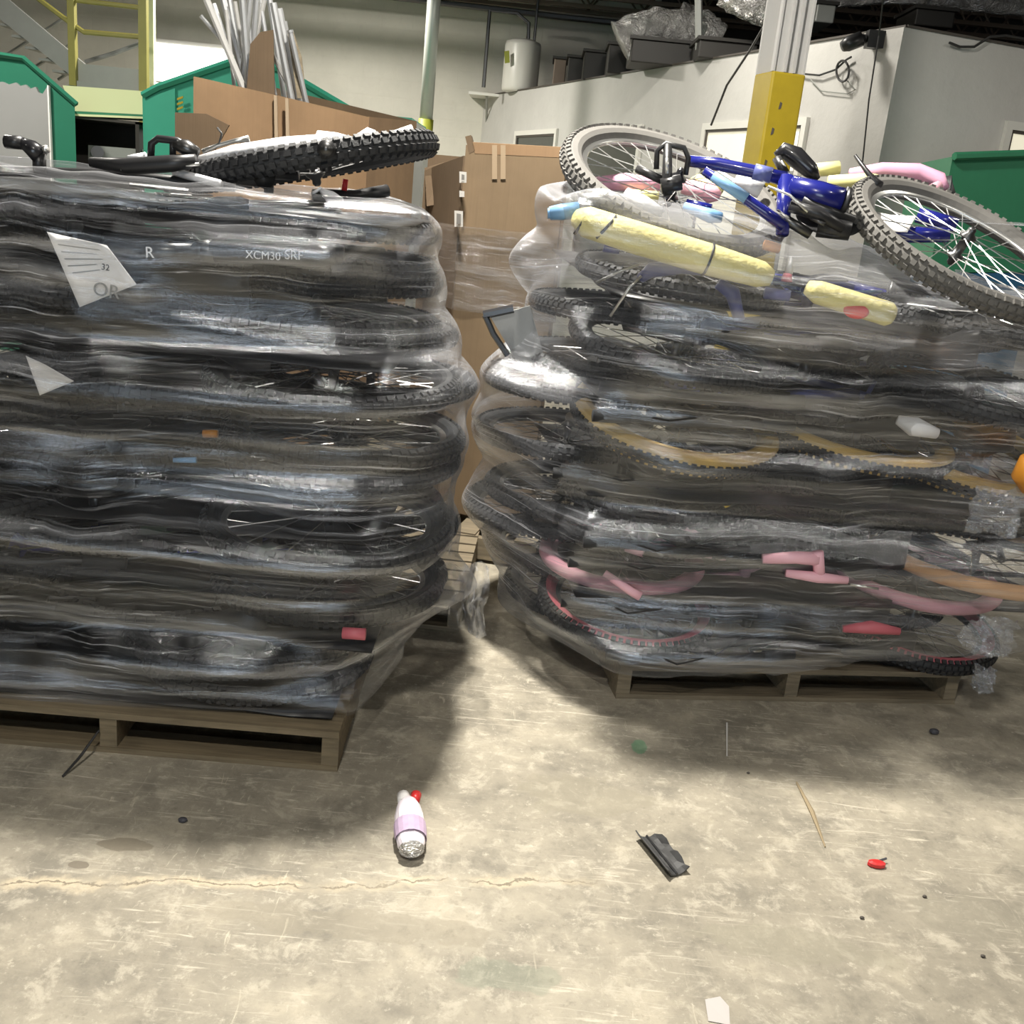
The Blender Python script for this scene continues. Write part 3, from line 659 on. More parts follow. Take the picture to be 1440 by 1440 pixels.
def wheel(parent, loc, R, r=.026, knob=True, tire='rubber', side='rubber', rim='darksteel', spoke='steel', hub='darksteel', rot=(0, 0, 0), ns=28):
    wo = link('wheel', rim_mesh(R, r, M[rim]), parent); wo.location = loc; wo.rotation_euler = rot
    link('tire', tire_mesh(R, r, knob, M[tire], M[side]), wo)
    sp = link('spokes', spoke_mesh(R, r, M[spoke], ns), wo); sp['kind'] = 'stuff'
    link('hub', hub_mesh(M[hub]), wo)
    return wo
RA, FA, BB, SC, HT, HB = (-.50, 0), (.56, 0), (-.07, -.03), (-.235, .42), (.365, .52), (.41, .39)
def p3(p, z=0): return (p[0], p[1], z)
def bike_meshes(fc, kc):
    def f():
        d = {}
        b = MB()
        b.tube([p3(HT), p3((SC[0] + .02, SC[1] - .03))], .018, 10); b.tube([p3(HB), p3(BB)], .022, 10); b.tube([p3(BB), p3(SC)], .016, 10)
        b.tube([p3((HT[0] - .01, HT[1] + .03)), p3((HB[0] + .008, HB[1] - .025))], .024, 10)
        for s in (-1, 1):
            b.tube([p3(BB, .02 * s), p3((BB[0] - .12, BB[1]), .035 * s), p3(RA, .062 * s)], .010, 6); b.tube([p3(SC, .012 * s), p3((SC[0] - .08, SC[1] - .13), .035 * s), p3(RA, .062 * s)], .008, 6)
        b.tube([p3(BB, -.037), p3(BB, .037)], .021, 10)
        d['frame'] = b.mesh('frame', fc, True)
        b = MB()
        b.tube([p3((.425, .36), -.062), p3((.425, .36), .062)], .018, 8)
        for s in (-1, 1): b.tube([p3((.425, .37), .06 * s), p3((.47, .22), .06 * s), p3((.475, .21), .06 * s), p3(FA, .062 * s)], [.014, .014, .019, .016], 8)
        b.tube([p3((.425, .36)), p3((.35, .58))], .013, 8)
        d['fork'] = b.mesh('fork', kc, True)
        b = MB(); b.tube([p3((.345, .585), -.0), p3((.37, .62), .0)], .02, 8)
        b.tube([p3((.06, .585)), p3((.2, .60)), p3((.30, .635)), p3((.44, .635)), p3((.54, .60)), p3((.68, .585))], .0125, 8)
        d['handlebar'] = b.mesh('handlebar', M['blackp'], True)
        d['grip'] = [MB().tube([p3((.05, .5845)), p3((.16, .5955))], .018, 10).mesh('grip', M['rubber'], True), MB().tube([p3((.58, .5955)), p3((.69, .5845))], .018, 10).mesh('grip', M['rubber'], True)]
        d['lever'] = [MB().tube([p3((.19, .6)), p3((.2, .57), .01), p3((.13, .545), .012), p3((.08, .54), .012)], .007, 6).mesh('brake_lever', M['blackp']), MB().tube([p3((.55, .6)), p3((.54, .57), .01), p3((.61, .545), .012), p3((.66, .54), .012)], .007, 6).mesh('brake_lever', M['blackp'])]
        d['seatpost'] = MB().tube([p3(SC), p3((-.275, .535))], .0135, 8).mesh('seatpost', M['darksteel'], True)
        rows = []
        prof = [(-.14, .064, .0), (-.12, .07, .02), (-.06, .065, .025), (0, .035, .02), (.07, .02, .018), (.12, .016, .01), (.135, .008, 0)]
        b = MB()
        for (x, hw, hh) in prof:
            row = []
            for k in range(10):
                a = 2 * PI * k / 9; row.append((-.275 + x, .555 + max(-.012, hh * math.cos(a)), hw * math.sin(a)))
            rows.append(row)
        b.sheet(rows); d['saddle'] = b.mesh('saddle', M['blackp'], True)
        b = MB(); b.lathe([(.03, .042), (.095, .042), (.098, .044), (.095, .047), (.03, .047)], 28, Matrix.Translation((BB[0], BB[1], 0)))
        b.lathe([(.02, .052), (.07, .052), (.073, .054), (.07, .056), (.02, .056)], 24, Matrix.Translation((BB[0], BB[1], 0))); d['chainring'] = b.mesh('chainring', M['darksteel'])
        a1 = (BB[0] + .15, BB[1] + .08); a2 = (BB[0] - .15, BB[1] - .08)
        d['crank'] = [MB().tube([p3(BB, .062), p3(a1, .066)], [.014, .010], 8, flat=.6).mesh('crank_arm', M['darksteel']), MB().tube([p3(BB, -.062), p3(a2, -.066)], [.014, .010], 8, flat=.6).mesh('crank_arm', M['darksteel'])]
        b = MB()
        for k in range(6): b.lathe([(.012, .03 + .004 * k), (.052 - .005 * k, .03 + .004 * k), (.052 - .005 * k, .032 + .004 * k), (.012, .032 + .004 * k)], 18, Matrix.Translation((RA[0], RA[1], 0)))
        d['cassette'] = b.mesh('cassette', M['steel'])
        pts = [p3((BB[0] + .097 * math.cos(t_), BB[1] + .097 * math.sin(t_)), .045) for t_ in np.linspace(1.35, -1.35, 9)] + [p3((RA[0] + .04, RA[1] - .13), .042), p3((RA[0] - .0, RA[1] - .15), .042), p3((RA[0] - .03, RA[1] - .05), .042), p3((RA[0] - .03, RA[1] + .03), .042), p3((RA[0], RA[1] + .045), .042)]
        d['chain'] = MB().tube(pts, .004, 4, closed=True).mesh('chain', M['darksteel'])
        d['derailleur'] = MB().tube([p3((RA[0] + .01, RA[1] - .02), .06), p3((RA[0] + .03, RA[1] - .07), .06), p3((RA[0] + .0, RA[1] - .15), .045)], .012, 6).mesh('derailleur', M['darksteel'])
        d['cable'] = [MB().tube([p3((.2, .6), .01), p3((.30, .68), .02), p3((.46, .60), .03), p3((.45, .42), .05), p3((.46, .25), .05)], .003, 4).mesh('brake_cable', M['cable']),
                      MB().tube([p3((.55, .6), .01), p3((.5, .70), .02), p3((.36, .66), .03), p3((.2, .50), .022), p3((-.1, .45), .02), p3((-.28, .33), .03), p3((-.42, .2), .03)], .003, 4).mesh('brake_cable', M['cable'])]
        return d
    return cached(('bike', fc.name, kc.name), f)
HULL = {'L': [], 'R': []}
def local_pts(R):
    P_ = []
    for c in (RA, FA):
        for k in range(28):
            a = 2 * PI * k / 28; P_.append((c[0] + (R + .004) * math.cos(a), c[1] + (R + .004) * math.sin(a), 0))
    P_ += [(.03, .585, 0), (.70, .585, 0), (.44, .65, 0), (-.42, .57, .05), (-.42, .57, -.05), (-.14, .57, 0)]
    return P_
def bike(stack, label, loc, rot, R=.335, frame='black', fork='black', s=1.0, parts=True, group='', tread='rubber', side='rubber', rim='darksteel', spoke='steel', r=.026, knob=True, hull=True, saddle=True):
    t = thing('bicycle', label, 'bicycle', loc, rot, group); t.scale = (s, s, s)
    d = bike_meshes(M[frame], M[fork])
    for k in ('frame', 'fork'): link(k, d[k], t)
    hb = link('handlebar', d['handlebar'], t)
    for g in d['grip']: link('grip', g, hb)
    for g in d['lever']: link('brake_lever', g, hb)
    if saddle: sp = link('seatpost', d['seatpost'], t); link('saddle', d['saddle'], t)
    cr = link('chainring', d['chainring'], t)
    for c in d['crank']: link('crank_arm', c, cr)
    link('cassette', d['cassette'], t); link('chain', d['chain'], t); link('derailleur', d['derailleur'], t)
    for c in d['cable']: link('brake_cable', c, t)
    for c in (RA, FA): wheel(t, p3(c), R, r, knob, tread, side, rim, spoke, rot=(0, 0, random.uniform(0, 3)))
    if hull:
        Mx = Matrix.LocRotScale(Vector(loc), Euler(rot), Vector((s, s, s)))
        HULL[stack] += [Mx @ Vector(p) for p in local_pts(R)]
    return t
ORD = ['first', 'second', 'third', 'fourth', 'fifth', 'sixth', 'seventh', 'eighth', 'ninth', 'tenth', 'eleventh', 'twelfth', 'thirteenth', 'fourteenth', 'fifteenth', 'sixteenth', 'seventeenth', 'eighteenth', 'nineteenth', 'twentieth']
D2R = math.radians

# ---- left stack: layers from the floor up.  (wheels to the front 'f' or back 'b', dx, dy, rz deg, rx deg, flip)
GL = 'bicycles in the left wrapped stack'
LX, LYF, LYB = -1.11, 2.80, 3.16
left = [('f', -.16, -.03, 2, 0), ('f', -.20, .0, -3, 0), ('b', .03, .02, -3, 0), ('f', .03, .03, 1, 0), ('b', .05, .02, 3, 0), ('b', .0, .02, -2, 0), ('f', .05, -.12, -1, 3), ('b', .03, .04, 2, 0),
        ('f', .05, .0, 3, 1), ('f', .06, .06, -3, 1), ('b', .07, .06, 2, 0), ('f', .04, -.09, 0, 3), ('b', .0, .06, -2, 0), ('f', -.04, .02, 2, 0), ('b', -.06, .06, -2, 0), ('f', -.06, .04, 2, 0), ('b', -.08, .03, 0, 0)]
for i, (o, dx, dy, rz, rx) in enumerate(left):
    z = .16 + i * .076
    if o == 'f': loc = (LX + dx, LYF + dy, z); rot = (D2R(rx) + (PI if False else 0), D2R(random.uniform(-1, 1)), D2R(rz))
    else: loc = (LX + .05 + dx, LYB + dy, z); rot = (D2R(rx), D2R(random.uniform(-1, 1)), D2R(180 + rz))
    col = 'blue' if i in (4,) else 'black'
    desc = ('dark blue' if col == 'blue' else 'black') + ' framed bicycle, ' + ORD[i] + ' from the floor in the left wrapped stack'
    bike('L', desc, loc, rot, frame=col, group=GL, rim='darksteel' if i % 3 else 'alu', tread='rubber')
HULL['L'] += [Vector(p) for p in ((-.30, 2.62, 1.44), (-.27, 2.50, 1.44), (-2.1, 2.5, 1.44), (-1.3, 2.44, 1.45), (-.09, 3.12, .30), (-.38, 2.50, .14), (-2.1, 2.44, .13), (-1.2, 2.43, .12), (-.30, 2.9, .12))]
# ---- right stack
GR = 'bicycles in the right wrapped stack'
RZ0 = 10
rx_ = lambda a, b: (0.96 + a * math.cos(D2R(RZ0)) - b * math.sin(D2R(RZ0)), 3.36 + a * math.sin(D2R(RZ0)) + b * math.cos(D2R(RZ0)))
GRD = dict(pinkred=dict(R=.30, tread='rubber', side='red', knob=True, r=.028), pink=dict(R=.285, tread='pink', side='pink', knob=False, r=.024, rim='pinkp', frame='pinkp'), gum=dict(R=.34, tread='rubber', side='gum', r=.038), std=dict())
# (front/back, a, b, rz, rx, ry, kind, frame, words)
right = [('b', -.05, .34, 3, 0, 0, 'std', 'black', 'black framed bicycle'),
         ('f', -.02, .0, 0, 9, 2, 'pinkred', 'black', 'bicycle with red and black tyres'),
         ('b', -.12, .36, -4, 0, 0, 'std', 'black', 'black framed bicycle'),
         ('f', -.04, .03, -4, 3, 0, 'pink', 'pinkp', 'pink bicycle with pink tyres'),
         ('b', -.22, .40, 5, 0, 0, 'std', 'darksteel', 'grey framed bicycle'),
         ('b', -.16, .32, 2, 0, 0, 'std', 'black', 'black framed bicycle'),
         ('f', .06, .12, 2, 3, 0, 'std', 'black', 'black framed bicycle'),
         ('b', -.20, .38, -3, 0, 0, 'std', 'darksteel', 'grey framed bicycle'),
         ('f', .05, .0, 3, 13, 3, 'gum', 'black', 'bicycle with tan gum wall tyres'),
         ('b', -.20, .34, 4, 0, 0, 'std', 'black', 'black framed bicycle'),
         ('b', -.10, .38, -2, 0, 0, 'std', 'purple', 'violet blue framed bicycle'),
         ('f', .0, -.05, 4, 9, 4, 'std', 'black', 'black bicycle with big knobby tyres'),
         ('b', -.06, .34, 3, 0, 0, 'std', 'purple', 'violet framed bicycle'),
         ('f', .04, .10, 0, 4, 3, 'std', 'blue', 'blue framed bicycle')]
for i, (o, a, b, rz, rx, ry, kind, frame, words) in enumerate(right):
    z = [.17, .215, .30, .375, .46, .54, .62, .72, .85, .93, 1.0, 1.085, 1.19, 1.29][i]
    x, y = rx_((-.03 if o == 'f' else .03) + a, b)
    kw = dict(GRD[kind]); kw['frame'] = frame
    rot = (D2R(rx), D2R(ry), D2R(RZ0 + rz)) if o == 'f' else (D2R(-rx), D2R(-ry), D2R(180 + RZ0 + rz))
    # on this stack the bikes point to the left: mirror along by turning the front wheel to the left side
    bike('R', words + ', ' + ORD[i] + ' up in the right wrapped stack', (x, y, z), rot, group=GR, **kw)
HULL['R'] += [Vector(p) for p in ((-.02, 3.35, 1.52), (.02, 3.2, 1.46), (-.10, 3.35, 1.32), (-.17, 3.45, .80), (-.16, 3.5, .52), (-.02, 3.5, .12), (.10, 3.15, .22), (.42, 2.93, .16), (.9, 2.97, .20), (1.55, 3.05, .30), (1.9, 3.25, .3), (1.6, 3.2, 1.34), (.55, 2.93, 1.36), (1.1, 3.0, 1.26), *[at(x_, y_, 2.86) + Vector((0, -.05, 0)) for x_, y_ in ((812, 290), (820, 315), (900, 340), (1000, 368), (1085, 395), (1150, 415), (1255, 448))])]

c = at(1200, 622, 3.40)
bike('R', 'bicycle with tan gum wall tyre partly hidden right of the first gum wall wheel', (c.x + .5, c.y + .06, c.z), (D2R(7), D2R(3), D2R(7)), R=.32, side='gum', r=.034, group=GR)
c = at(1370, 786, 3.42)
bike('R', 'bicycle with plain peach tyres right of the pink parts', (c.x + .5, c.y + .05, c.z), (D2R(1), D2R(1), D2R(6)), R=.36, tread='peach', side='peach', knob=False, group=GR)
def shading(label, cx, cy, z, w_, d_, rz, tx=0, ty=0):  # added sheets that block lamp light and darken the inside of the piles
    rows = [[(w_ * (i / 10 - .5), d_ * (j / 10 - .5) , .008 * noise.noise(Vector((i * .7, j * .7, z * 9)))) for i in range(11)] for j in range(11)]
    o = obj('added_shade_sheet', MB().sheet(rows), M['blackp'], None, True, solid=.004); o.location = (cx, cy, z); o.rotation_euler = (tx, ty, rz)
    tag(o, label, 'sheet', 'added dark slip sheets between the bicycles')
shading('added dark sheet hiding the deck of the left front pallet', -1.03, 2.92, .126, 1.18, .94, D2R(1.5))
for k, z in enumerate((.30, .60, 1.06, 1.41)): shading('added dark slip sheet, ' + ORD[k] + ' from the floor between bicycles of the left stack', -1.15, 3.0 + (.02 if k < 3 else 0), z + .004, 1.62, .98, 0)
for k, z in enumerate((.34, .67, .97, 1.26)):
    x, y = rx_(.06, .26); shading('added dark slip sheet, ' + ORD[k] + ' from the floor between bicycles of the right stack', x, y, z + .004, 1.7, 1.0, D2R(RZ0), D2R(4 if k == 3 else 0), D2R(3 if k == 3 else 0))
# added tyres, put in to close the see-through piles and their shadows
def added_tire(label, loc, rot, R, stack, grp):
    o = link('added_tyre', tire_mesh(R, .027, True, M['rubber'], M['rubber'])); o.location = loc; o.rotation_euler = rot
    tag(o, label, 'tire', grp)
    Mx = Matrix.LocRotScale(Vector(loc), Euler(rot), None)
    HULL[stack] += [Mx @ Vector((R * math.cos(k * .3), R * math.sin(k * .3), 0)) for k in range(21)]
for i in range(12):
    added_tire('added black knobby tyre, ' + ORD[i] + ' from the floor inside the left stack', (-1.12 + .12 * math.sin(i * 2.1), 2.90 + .02 * math.sin(i * 3.3) + (.0 if i % 2 else .25), .19 + i * .108), (D2R(random.uniform(-2, 2)), D2R(random.uniform(-2, 2)), 0), .33, 'L', 'added tyres in the left stack')
for i in range(10):
    x, y = rx_(.02 + .12 * math.sin(i * 2.3), .13 + .03 * math.sin(i * 3.1) + (0 if i % 2 else .3))
    added_tire('added black knobby tyre, ' + ORD[i] + ' from the floor inside the right stack', (x, y, .20 + i * .108), (D2R(random.uniform(-2, 4)), D2R(random.uniform(-2, 2)), 0), .33, 'R', 'added tyres in the right stack')

# ------------------------------------------------------------------ stretch film
def film(name, stack, label, cen, mt, z0f, z1f, kz=5.0, seed=0, lean=0, top_in=.82, rim_wave=.01, rows_top=10):
    pts = np.array([tuple(p) for p in HULL[stack]])
    NT_, NZ = 280, 170
    th = np.linspace(0, 2 * PI, NT_, endpoint=False)
    U = np.stack([np.cos(th), np.sin(th)], 1)
    zmin, zmax = pts[:, 2].min() - .1, pts[:, 2].max() + .1
    proj = (pts[:, :2] - np.array(cen)) @ U.T            # points x theta
    zs = np.linspace(0.0, 1.75, 220); hs = []
    for z in zs: hs.append((proj - kz * (pts[:, 2:3] - z) ** 2).max(0))
    hs = np.array(hs)                                    # z x theta support
    dth = np.cos(th[:, None] - th[None, :]); ok = dth > .15
    ratio = np.where(ok, 1 / np.where(ok, dth, 1), np.inf)
    rad = np.array([np.min(np.where(ok, h[None, :] * ratio, 9), 1) for h in hs])
    # the film runs straight between neighbouring bulges
    base = rad.copy(); out = rad.copy(); nz = len(zs)
    for n_ in range(2, 23):
        for k_ in range(1, n_):
            i0 = np.clip(np.arange(nz) - k_, 0, nz - 1); i1 = np.clip(np.arange(nz) + n_ - k_, 0, nz - 1)
            out = np.maximum(out, base[i0] * (1 - k_ / n_) + base[i1] * (k_ / n_))
    rad = .6 * out + .4 * base
    # smooth a little along theta and z
    for _ in range(2): rad = (np.roll(rad, 1, 1) + 2 * rad + np.roll(rad, -1, 1)) / 4
    rad[1:-1] = (rad[:-2] + 2 * rad[1:-1] + rad[2:]) / 4
    rad += .012
    V = []; UVc = []; Nr = NZ + rows_top
    arc = np.concatenate([[0], np.cumsum(np.full(NT_, 1.0) * 2 * PI * .85 / NT_)])
    for i in range(Nr):
        for k in range(NT_):
            t0, t1 = z0f(th[k]), z1f(th[k])
            t1 += rim_wave * noise.noise(Vector((math.cos(th[k]) * 6, math.sin(th[k]) * 6, seed)))
            t0 += rim_wave * noise.noise(Vector((math.cos(th[k]) * 9, math.sin(th[k]) * 9, seed + 5)))
            if i < NZ: z = t0 + (t1 - t0) * i / (NZ - 1); sc = 1
            else:
                f_ = (i - NZ + 1) / rows_top; z = t1 + .025 * math.sin(f_ * PI * .6) + .004; sc = 1 - (1 - top_in) * f_
            r_ = np.interp(min(z, 1.74), zs, rad[:, k]) * sc
            a_ = arc[k]
            wr = noise.noise(Vector((a_ * 1.3, z * 34 + .6 * noise.noise(Vector((a_ * .9, z * 3, 3))), seed))) * .0013
            wr += noise.noise(Vector((a_ * 6, z * 8, seed + 9))) * .0045
            r_ += wr
            x, y = cen[0] + r_ * math.cos(th[k]), cen[1] + r_ * math.sin(th[k])
            V.append((x, y, z)); UVc.append((a_, z + (.0 if i < NZ else (i - NZ) * .012)))
    F = []; L = []
    for i in range(Nr - 1):
        for k in range(NT_):
            k2 = (k + 1) % NT_
            F.append((i * NT_ + k, i * NT_ + k2, (i + 1) * NT_ + k2, (i + 1) * NT_ + k))
            for (ii, kk) in ((i, k), (i, k2), (i + 1, k2), (i + 1, k)):
                u = UVc[ii * NT_ + kk][0]
                if kk == 0 and k == NT_ - 1: u = arc[NT_]
                L.append((u, UVc[ii * NT_ + kk][1]))
    me = bpy.data.meshes.new(name); me.from_pydata(V, [], F)
    uv = me.uv_layers.new(name='UVMap'); uv.data.foreach_set('uv', np.array(L).ravel())
    me.polygons.foreach_set('use_smooth', [True] * len(F)); me.materials.append(mt); me.update()
    o = link(name, me); tag(o, label, 'plastic wrap'); return o, (zs, th, rad)

def front_y(info, cen, x, z):  # y of the film front above world x at height z
    zs, th, rad = info
    iz = int(np.clip(np.searchsorted(zs, z), 0, len(zs) - 1)); best = None
    px = cen[0] + rad[iz] * np.cos(th); py = cen[1] + rad[iz] * np.sin(th)
    sel = py < cen[1]; k = np.argmin(np.where(sel, np.abs(px - x), 9)); return py[k]
CL = (-1.08, 2.98); CR = (.98, 3.56)
# suspension fork near the front of the left stack with its printing
FYL = 2.47
t = thing('suspension_fork', 'black suspension fork with white lettering under the film of the left stack', 'bicycle fork')
a, b = at(298, 354, FYL), at(470, 360, FYL)
for dy in (0, .12): obj('leg', MB().tube([a + Vector((0, dy, 0)), a.lerp(b, .9) + Vector((0, dy, 0)), b + Vector((0, dy, 0))], [.026, .026, .02], 14), M['black'], t, True)
obj('crown', MB().tube([a + Vector((-.02, -.02, 0)), a + Vector((-.02, .14, 0))], .026, 10), M['blackp'], t, True)
for dy in (0, .12): obj('stanchion', MB().tube([a + Vector((-.10, dy, 0)), a + Vector((-.01, dy, 0))], .016, 10), M['steel'], t, True)
obj('steerer', MB().tube([a + Vector((-.02, .06, 0)), a + Vector((-.28, .06, .0))], .016, 10), M['darksteel'], t, True)
def text(name, body, loc, size, mt, parent=None, rot=(PI / 2, 0, 0), ext=.0006):
    cu = bpy.data.curves.new(name, 'FONT'); cu.body = body; cu.size = size; cu.extrude = ext
    o = bpy.data.objects.new(name, cu); C.objects.link(o)
    dg = bpy.context.evaluated_depsgraph_get(); me = bpy.data.meshes.new_from_object(o.evaluated_get(dg))
    bpy.data.objects.remove(o)
    me.materials.clear(); me.materials.append(mt)
    o = link(name, me, parent); o.location = loc; o.rotation_euler = rot; return o
def deco(name, body, x, y, size, mt, parent, bold=False):
    p = at(x, y, FYL - .027); o = text(name, body, p, size, mt, parent, (D2R(90), D2R(-2), 0)); return o
deco('lettering', 'XCM30', 345, 363, .026, M['whitet'], t); deco('lettering', 'SRF', 400, 364, .029, M['whitet'], t)
HULL['L'] += [a + Vector((0, -.03, 0)), b + Vector((0, -.03, 0))]
t = thing('bicycle', 'black bicycle tube end with a white letter left of the lettered fork', 'bicycle')
a2, b2 = at(150, 352, FYL), at(286, 356, FYL)
obj('tube', MB().tube([a2, b2], .024, 12), M['black'], t, True); deco('lettering', 'R', 204, 362, .036, M['whitet'], t)
obj('collar', MB().tube([b2, b2 + Vector((.03, 0, 0))], .028, 12), M['darksteel'], t, True)
# papers
def paper(label, quad, curl, lines, Y, name='paper_sheet'):
    t = thing(name, label, 'paper')
    def pt(u, v, o=0):
        p = (Vector(quad[0]) * (1 - u) * (1 - v) + Vector(quad[1]) * u * (1 - v) + Vector(quad[2]) * u * v + Vector(quad[3]) * (1 - u) * v)
        return at(p.x, p.y, Y + curl * math.sin(u * PI) - o)
    obj('sheet', MB().sheet([[pt(i / 8, j / 8) for i in range(9)] for j in range(9)]), M['paper'], t, True, solid=.001)
    for (u0, u1, v, h) in lines:
        obj('printed_line', MB().sheet([[pt(u0 + (u1 - u0) * i / 4, v, .002) for i in range(5)], [pt(u0 + (u1 - u0) * i / 4, v + h, .002) for i in range(5)]]), M['greyp'] if h < .05 else M['ink'], t)
    for k in range(5): HULL['L'].append(pt(k / 4, .5, .01)); HULL['L'].append(pt(k / 4, .0, .01)); HULL['L'].append(pt(k / 4, 1, .01))
    return t, pt
PY = 2.425
pp, pt = paper('white printed delivery paper tucked under film near the top left', [(66, 326), (150, 345), (192, 400), (112, 432)], .012, [(.1, .8, .15, .015), (.1, .7, .25, .015), (.1, .75, .35, .015), (.1, .6, .45, .015), (.12, .6, .55, .015)], PY)
text('handwriting', 'OR', pt(.28, .90, .004), .045, M['greyp'], pp, (PI / 2, D2R(5), 0))
text('number', '32', pt(.62, .55, .004), .02, M['ink'], pp, (PI / 2, D2R(5), 0))
paper('small folded white paper under the film at the left edge', [(36, 500), (62, 512), (104, 536), (56, 556)], .006, [], 2.42)

fl_, infoL = film('stretch_film', 'L', 'clear stretch film wound round the tall left stack of black bicycles', CL, M['film_l'], lambda a: .105 + .02 * math.cos(a), lambda a: 1.452 + .008 * math.sin(a), kz=13.0, seed=1, top_in=.86)
fr_, infoR = film('stretch_film', 'R', 'clear stretch film wound round the right stack of bicycles', CR, M['film_r'], lambda a: .14 + .10 * math.cos(a + .3), lambda a: 1.455 - .10 * math.cos(a + .35), kz=11.0, seed=4, top_in=.9, rim_wave=.03)
def crumple(name, parent, cen, sx, sz, amp, mt, seed, n=26, droop=0):
    rows = []
    for j in range(n):
        row = []
        for i in range(n):
            u, v = i / (n - 1) - .5, j / (n - 1) - .5
            q_ = Vector((u * 7, v * 7, seed)); dd = noise.noise(q_) * amp + noise.noise(q_ * 2.3) * amp * .5
            e = 1 + .35 * noise.noise(Vector((math.atan2(v, u) * 1.5, seed, 0)))
            row.append(cen + Vector((u * sx * e, dd - amp + droop * v, v * sz * e)))
        rows.append(row)
    b = MB().sheet(rows); me = b.mesh(name, mt, True)
    uv = me.uv_layers.new(name='UVMap')
    me.update()
    for lp in me.loops:
        co = b.v[lp.vertex_index]; uv.data[lp.index].uv = (co.z * 2, co.x * .7)
    o = link(name, me, parent); return o
for (px, py, sx, sz, amp, sd) in ((1395, 715, .16, .15, .03, 2), (1385, 890, .16, .13, .03, 8), (1378, 950, .07, .09, .03, 11)):
    zc = at(px, py, 3.05).z; xc = at(px, py, 3.05).x; y_ = front_y(infoR, CR, xc, max(zc, .2)) - .01
    crumple('film_crumple', fr_, at(px, py, y_), sx, sz, amp, M['film_crumple'], sd)
c = Vector((-.13, 3.02, .30))
crumple('film_tail', fl_, c, .16, .34, .03, M['film_l'], 21, droop=-.3)

# film band round the bulk box
fb = MB(); ring = [k0 + Vector((-.01, -.02, 0)), k1 + Vector((.02, -.02, 0)), k3 + Vector((.02, .02, 0)), k2 + Vector((-.04, .0, 0))]
zt_, zb_ = ff(690, 322).z, ff(690, 442).z
rows = []
for j in range(24):
    z = zb_ + (zt_ - zb_) * j / 23; row = []
    for s_ in range(4):
        A, B = ring[s_], ring[(s_ + 1) % 4]
        for k in range(20):
            p = A.lerp(B, k / 20); bulge = .012 * noise.noise(Vector((p.x * 9, p.y * 9, z * 12)))
            row.append(Vector((p.x, p.y - .006 + bulge, z)))
    row.append(row[0].copy()); rows.append(row)
fb.sheet(rows); me = fb.mesh('stretch_film', M['film_box'], True); uv = me.uv_layers.new(name='UVMap')
for lp in me.loops:
    i_ = lp.vertex_index % 81; uv.data[lp.index].uv = (i_ * .04, fb.v[lp.vertex_index].z)
tag(link('stretch_film', me), 'band of clear film round the middle of the tall bulk box', 'plastic wrap')

# ------------------------------------------------------------------ pallets under the bikes
t = thing('shipping_pallet', 'wooden pallet under the front of the left bike stack', 'pallet', (-1.02, 2.895, 0), (0, 0, D2R(1.5)))
def pallet_long(t, wx, wy, mt, h=.118):
    n = 8
    for k in range(n):
        y = -wy / 2 + k * (wy - .1) / (n - 1); obj('deck_board', MB().box((-wx / 2, y, h - .018), (wx / 2, y + .09, h)), mt, t)
    for k in range(3):
        x = -wx / 2 + k * (wx - .045) / 2; obj('stringer', MB().box((x, -wy / 2 + .004, .016), (x + .045, wy / 2 - .004, h - .018)), mt, t)
    for k in range(4):
        y = -wy / 2 + k * (wy - .1) / 3; obj('bottom_board', MB().box((-wx / 2, y, 0), (wx / 2, y + .1, .016)), mt, t)
pallet_long(t, 1.22, 1.0, M['wood'])
t = thing('shipping_pallet', 'second wooden pallet under the rear of the left bike stack', 'pallet', (-.75, 3.85, 0), (0, 0, D2R(-1))); pallet_long(t, 1.22, .86, M['wooddark'])
x, y = rx_(-.02, .30)
t = thing('shipping_pallet', 'shaded wooden pallet under the right bike stack', 'pallet', (x, y, 0), (0, 0, D2R(RZ0))); pallet_long(t, 1.2, 1.1, M['wooddark'])

# ------------------------------------------------------------------ on top of the left stack
def bits(name, label, cat, parts, group=None, parent=None):
    t = parent or thing(name, label, cat, group=group)
    for (pn, pl, r, mt) in parts:
        obj(pn, MB().tube([at(*p) for p in pl], r, 10), M[mt], t, True)
    return t
TL = thing('bicycle', 'bicycle with white foam wrapped frame lying on top of the left stack', 'bicycle')
wheel(TL, at(440, 228, 2.86), .335, .030, True, rot=(D2R(1), D2R(-14), 0))
bits('wrapped_frame', 'bicycle frame tubes wrapped in white foam on top of the left stack', 'bicycle frame', [
    ('top_tube', [(282, 228, 2.66), (330, 218, 2.66), (400, 209, 2.68), (452, 204, 2.7)], [.016, .024, .028, .026], 'whitef'),
    ('down_tube', [(445, 190, 2.72), (470, 200, 2.72), (498, 206, 2.74)], [.012, .024, .022], 'whitef'),
    ('head_sleeve', [(498, 200, 2.8), (520, 190, 2.8), (528, 190, 2.8)], [.014, .02, .012], 'whitef'),
    ('stay', [(530, 203, 2.78), (556, 195, 2.78), (582, 186, 2.78)], [.012, .02, .02], 'whitef'),
    ('clamp', [(494, 206, 2.76), (530, 205, 2.76)], .014, 'blackp')], parent=TL)
t = bits('handlebar_grip', 'black round bar end pointing at the camera beside the white foam tube', 'bicycle part', [('bar', [(459, 210, 2.52), (459, 212, 2.74)], .022, 'blackp'), ('end_cap', [(459, 210, 2.50), (459, 210, 2.522)], .015, 'darksteel'), ('clamp', [(459, 212, 2.6), (458, 238, 2.62)], .016, 'blackp')], parent=TL)
